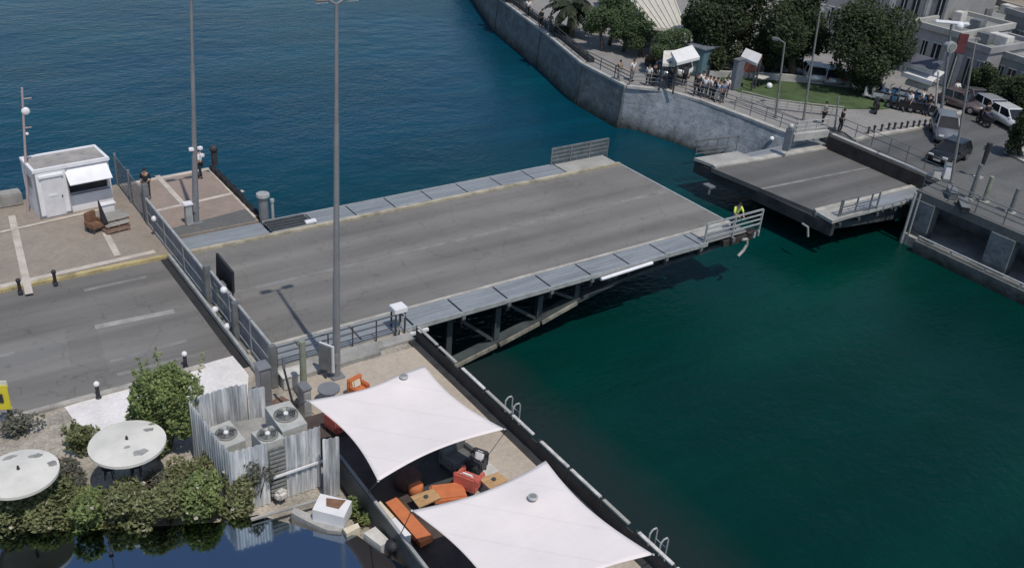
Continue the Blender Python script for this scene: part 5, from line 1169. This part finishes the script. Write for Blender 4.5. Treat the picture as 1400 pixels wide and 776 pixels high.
def scooter(loc, rz, m, label):
    t = thing('scooter', label, 'scooter', loc, rz, 'scooters parked under the large tree')
    for x in (-.6, .6):
        w_ = MB().tube((x, -.06, .27), (x, .06, .27), .27, .27, 14).build('wheel', 'tyre', t); MB().tube((x, -.07, .27), (x, .07, .27), .15, .15, 10).build('rim', 'rim', w_)
    b = MB(); b.hexa([(-.85, -.15, .42), (-.15, -.16, .3), (-.15, .16, .3), (-.85, .15, .42)], [(-.9, -.14, .78), (-.15, -.14, .72), (-.15, .14, .72), (-.9, .14, .78)]); b.box((.1, 0, .33), (.6, .28, .1)); b.hexa([(.35, -.2, .3), (.55, -.2, .3), (.55, .2, .3), (.35, .2, .3)], [(.5, -.14, 1.0), (.6, -.14, 1.0), (.6, .14, 1.0), (.5, .14, 1.0)]); b.build('body', m, t)
    MB().box((-.5, 0, .82), (.75, .28, .1), 0, .04).build('saddle', 'sign_black', t)
    MB().tube((.6, 0, .3), (.5, 0, 1.08), .035).tube((.48, -.33, 1.08), (.48, .33, 1.08), .025).build('handlebar', 'rail_dark', t)
    MB().box((.63, 0, .88), (.06, .16, .14), 0, .03).build('headlight', 'lamp_glass', t)
    return t
scs = [((1212, 141), 'car_blue', 'blue'), ((1222, 143), 'car_white', 'white'), ((1232, 145), 'car_silver', 'silver'), ((1243, 147), 'car_blue', 'blue'), ((1253, 149), 'car_black', 'black'), ((1263, 152), 'car_white', 'white'), ((1200, 139), 'car_silver', 'silver'), ((1190, 137), 'car_white', 'white'), ((1214, 133), 'car_blue', 'blue'), ((1224, 135), 'car_white', 'white'), ((1235, 138), 'car_blue', 'blue'), ((1247, 140), 'car_silver', 'silver'), ((1258, 143), 'car_blue', 'blue')]
rows = {0: sorted(scs[:8], key=lambda s: s[0][0]), 1: scs[8:]}
for rr_, lst in rows.items():
    for i, ((px, py), m, c_) in enumerate(lst): scooter(at(px, py, PZ), 1.9 + RND.uniform(-.15, .15), m, f'{c_} scooter, {ORD[i]} from the left in the {"front" if rr_ == 0 else "back"} row under the large tree')
p_ = at(1196, 153, PZ); scooter(p_, .7, 'car_black', 'black motorbike standing alone in front of the lawn end')
q = at(1343, 171, 0); scq = scooter(q, ra + math.pi, 'car_black', 'dark scooter being ridden along the parked cars'); scq['group'] = ''
del scq['group']
# traffic island
ps = P((1372, 208), (1383, 203), (1420, 205), (1440, 240), (1400, 224)); slab('traffic_island', ps, -.01, .14, 'kerb_stone')
q = at(1398, 203, .14)

# ================================================================== PEOPLE
def skin_mesh(verts, edges, levels=1):
    me = bpy.data.meshes.new('m'); bm = bmesh.new(); ly = bm.verts.layers.skin.verify()
    vs = []
    for i, (p, r) in enumerate(verts):
        v = bm.verts.new(p); v[ly].radius = (r, r); v[ly].use_root = (i == 0); vs.append(v)
    for a, b_ in edges: bm.edges.new((vs[a], vs[b_]))
    bm.to_mesh(me); bm.free()
    o = bpy.data.objects.new('tmp', me); COL.objects.link(o)
    o.modifiers.new('s', 'SKIN'); s = o.modifiers.new('d', 'SUBSURF'); s.levels = levels; s.render_levels = levels
    dg = bpy.context.evaluated_depsgraph_get(); dg.update()
    r = bpy.data.meshes.new_from_object(o.evaluated_get(dg)); bpy.data.objects.remove(o); bpy.data.meshes.remove(me)
    for p in r.polygons: p.use_smooth = True
    return r
def figure(pose):
    """joints of a standing figure facing +Y, feet at z = 0"""
    st = .22 if pose == 'walk' else .04; le = .16 if pose == 'lean' else 0
    J = dict(pel=(0, 0, .93), sp=(0, .02 + le * .4, 1.12), ch=(0, .02 + le, 1.34), nk=(0, .03 + le * 1.2, 1.5), hd=(0, .06 + le * 1.5, 1.6), tp=(0, .05 + le * 1.5, 1.70))
    for s, n in ((-1, 'l'), (1, 'r')):
        f = s * st
        J['hip' + n] = (s * .09, 0, .88); J['kn' + n] = (s * .11, f * .7 + .03, .49); J['an' + n] = (s * .11, f - .02, .09); J['to' + n] = (s * .13, f + .14, .035)
        J['sh' + n] = (s * .19, .01 + le, 1.41)
        if pose == 'lean': J['el' + n] = (s * .27, .17 + le, 1.16); J['wr' + n] = (s * .17, .40 + le, 1.08); J['ha' + n] = (s * .15, .48 + le, 1.07)
        else: J['el' + n] = (s * .25, -f * .5 - .02, 1.13); J['wr' + n] = (s * .26, -f * .9 + .06, .90); J['ha' + n] = (s * .26, -f + .08, .81)
    return J
POSES = {}
def make_pose(pose):
    J = figure(pose); names, verts, edges = {}, [], []
    def v(n, p, r): names[n] = len(verts); verts.append((p, r))
    rad = dict(pel=.135, sp=.12, ch=.145, nk=.055, hd=.095, tp=.075, hip=.09, kn=.058, an=.042, to=.036, sh=.06, el=.042, wr=.03, ha=.034)
    for n, p in J.items(): v(n, p, rad[n] if n in rad else rad[n[:-1]])
    E_ = [('pel', 'sp'), ('sp', 'ch'), ('ch', 'nk'), ('nk', 'hd'), ('hd', 'tp')]
    for n in 'lr': E_ += [('pel', 'hip' + n), ('hip' + n, 'kn' + n), ('kn' + n, 'an' + n), ('an' + n, 'to' + n), ('ch', 'sh' + n), ('sh' + n, 'el' + n), ('el' + n, 'wr' + n), ('wr' + n, 'ha' + n)]
    for n, s in (('l', -1), ('r', 1)):  # five fingers on each hand
        h = Vector(J['ha' + n]); d = (h - Vector(J['wr' + n])).normalized(); sd = Vector((0, 1, 0)) if abs(d.z) > .6 else Vector((1, 0, 0))
        for k, (o_, l) in enumerate(((-.03, .075), (-.01, .085), (.01, .08), (.03, .065))):
            a = h + sd * o_ + d * .035; v(f'f{n}{k}', a, .010); v(f'g{n}{k}', a + d * l + Vector((-s * .015, 0, -.01)), .009); E_ += [('ha' + n, f'f{n}{k}'), (f'f{n}{k}', f'g{n}{k}')]
        a = h + sd * .035 - d * .02; v('t' + n, a + d * .03 + sd * .02, .011); E_.append(('ha' + n, 't' + n))
    body = skin_mesh(verts, [(names[a], names[b_]) for a, b_ in E_])
    bm = bmesh.new(); bm.from_mesh(body); hd = Vector(J['hd'])
    for c, r in (((0, .095, -.01), .017), ((-.085, 0, 0), .02), ((.085, 0, 0), .02), ((0, .088, -.05), .014)): bmesh.ops.create_uvsphere(bm, u_segments=6, v_segments=5, radius=r, matrix=Matrix.Translation(hd + Vector(c)))
    bm.to_mesh(body); bm.free()
    def part(vn, grow, en):
        idx = {n: i for i, n in enumerate(vn)}
        return skin_mesh([(J[n], (rad[n] if n in rad else rad[n[:-1]]) + grow) for n in vn], [(idx[a], idx[b_]) for a, b_ in en])
    top = part(['ch', 'sp', 'pel', 'shl', 'shr', 'ell', 'elr'], .018, [('ch', 'sp'), ('sp', 'pel'), ('ch', 'shl'), ('ch', 'shr'), ('shl', 'ell'), ('shr', 'elr')])
    leg = part(['pel', 'hipl', 'hipr', 'knl', 'knr', 'anl', 'anr'], .022, [('pel', 'hipl'), ('pel', 'hipr'), ('hipl', 'knl'), ('hipr', 'knr'), ('knl', 'anl'), ('knr', 'anr')])
    b = bmesh.new(); tp = Vector(J['hd']) + Vector((0, -.015, .045))
    bmesh.ops.create_uvsphere(b, u_segments=12, v_segments=8, radius=.108, matrix=Matrix.Translation(tp) @ Matrix.Diagonal((.95, 1.05, .95, 1)))
    bmesh.ops.delete(b, geom=[x for x in b.verts if x.co.z < tp.z - .03 and x.co.y > tp.y - .02], context='VERTS')
    hair = bpy.data.meshes.new('hair'); b.to_mesh(hair); b.free()
    shoes = []
    for n in 'lr':
        b = bmesh.new(); a, c = Vector(J['an' + n]), Vector(J['to' + n]); m_ = (a + c) / 2; m_.z = .045
        bmesh.ops.create_cube(b, size=1, matrix=Matrix.Translation(m_) @ Matrix.Diagonal((.1, .28, .09, 1)))
        bmesh.ops.bevel(b, geom=list(b.edges), offset=.025, segments=2, affect='EDGES')
        shoe = bpy.data.meshes.new('shoe'); b.to_mesh(shoe); b.free(); shoes.append(shoe)
    for me, m_ in ((body, 'skin'), (top, 'cloth_white'), (leg, 'cloth_navy'), (hair, 'hair'), (shoes[0], 'shoe'), (shoes[1], 'shoe')): me.materials.clear(); me.materials.append(MATS[m_])
    return dict(body=body, top=top, trousers=leg, hair=hair, shoes=shoes)
def person(loc, rz, pose, top, leg, label, group=None, hair='hair', scale=1.0):
    if pose not in POSES: POSES[pose] = make_pose(pose)
    t = thing('person', label, 'person', loc, rz, group); t.scale = (scale,) * 3
    bd = bpy.data.objects.new('body', POSES[pose]['body']); COL.objects.link(bd); bd.parent = t
    for sh_ in POSES[pose]['shoes']: o = bpy.data.objects.new('shoe', sh_); COL.objects.link(o); o.parent = bd
    for n, m_ in (('top', top), ('trousers', leg), ('hair', hair)):
        o = bpy.data.objects.new(n, POSES[pose][n]); COL.objects.link(o); o.parent = bd; recolour(o, m_)
    return t
def pa(px, py, *a, z=PZ, **k): return person(at(px, py, z), *a, **k)
pa(202, 271, R(150), 'stand', 'cloth_black', 'cloth_black', 'person in dark clothes standing by the wire mesh fence', z=.12)
pa(275, 243, R(60), 'stand', 'cloth_white', 'cloth_black', 'person in a white top and black trousers by the pier lamp', z=.12)
w_ = person((27.2, -1.05, .0), R(160), 'lean', 'hi_vis', 'cloth_navy', 'worker in a bright yellow green vest at the bridge tip railing')
w_.location = (27.1, -.95, .11); 
g_ = 'people watching from the quay wall'
ppl = [(845, 110, 'cloth_khaki', 'cloth_grey', 'person in khaki, leftmost at the quay wall corner'), (863, 111, 'cloth_white', 'cloth_grey', 'person in a white shirt near the quay wall corner'), (885, 117, 'cloth_white', 'cloth_black', 'person in a white shirt right of the quay wall corner'), (893, 115, 'cloth_black', 'cloth_black', 'person all in black beside the white shirt'), (915, 121, 'cloth_black', 'cloth_navy', 'person in black alone at the quay railing'), (934, 117, 'cloth_grey', 'cloth_black', 'person in grey left of the crowd'),
       (951, 131, 'cloth_black', 'cloth_black', 'black clad person at the left end of the railing crowd'), (957, 128, 'cloth_white', 'cloth_black', 'person in white standing back in the railing crowd'), (961, 133, 'cloth_white', 'cloth_navy', 'person in white over navy in the railing crowd'), (967, 132, 'cloth_grey', 'cloth_black', 'person in grey in the middle of the railing crowd'), (971, 135, 'cloth_white', 'cloth_black', 'person in white at the railing, middle of the crowd'), (977, 137, 'cloth_black', 'cloth_navy', 'dark dressed person right of the crowd middle'), (981, 139, 'cloth_white', 'cloth_grey', 'white and grey dressed person in the railing crowd'), (986, 140, 'cloth_blue', 'cloth_black', 'person in a blue shirt at the right of the railing crowd'), (991, 133, 'cloth_white', 'cloth_black', 'person in white behind the right end of the crowd')]
for i, (px, py, tp_, lg_, lab) in enumerate(ppl): pa(px, py, R(150 + RND.uniform(-35, 35)), 'stand' if i % 3 else 'walk', tp_, lg_, lab, g_, scale=RND.uniform(.95, 1.06))
pr_ = [(721, 23, 'cloth_white', 'cloth_black', 'person in white strolling on the distant promenade', 'walk'), (739, 38, 'cloth_black', 'cloth_black', 'dark figure by the distant promenade railing', 'stand'), (751, 44, 'cloth_khaki', 'cloth_grey', 'person in khaki near the palm', 'walk'), (1147, 180, 'cloth_black', 'cloth_black', 'man in black standing beside the far span end', 'stand'), (1239, 153, 'cloth_white', 'cloth_black', 'person in white in front of the scooters', 'walk'), (1265, 158, 'cloth_black', 'cloth_navy', 'person in black at the right end of the scooters', 'stand'), (1256, 150, 'cloth_white', 'cloth_navy', 'person in white among the scooters', 'stand'), (1303, 138, 'cloth_white', 'cloth_black', 'person in white crossing at the street corner', 'walk'), (1124, 170, 'cloth_grey', 'cloth_black', 'person in grey at the end of the lawn fence', 'stand')]
for i, x in enumerate((1224, 1233, 1243, 1252, 1262)): scooter(at(x, 150 + i * 1.6, PZ), 1.9 + RND.uniform(-.2, .2), 'car_black', f'black scooter, {ORD[i]} from the left of the dark outer row under the large tree')
for px, py, tp_, lg_, lab, ps_ in pr_: pa(px, py, RND.uniform(0, 6.28), ps_, tp_, lg_, lab, 'people on the far bank')
rd = person((q.x, q.y, 0), 0, 'stand', 'cloth_black', 'cloth_navy', 'rider in dark clothes on the moving scooter')
rd.location = scq.location + Vector((.1, 0, .05)); rd.rotation_euler = (0, 0, scq.rotation_euler.z - math.pi / 2)
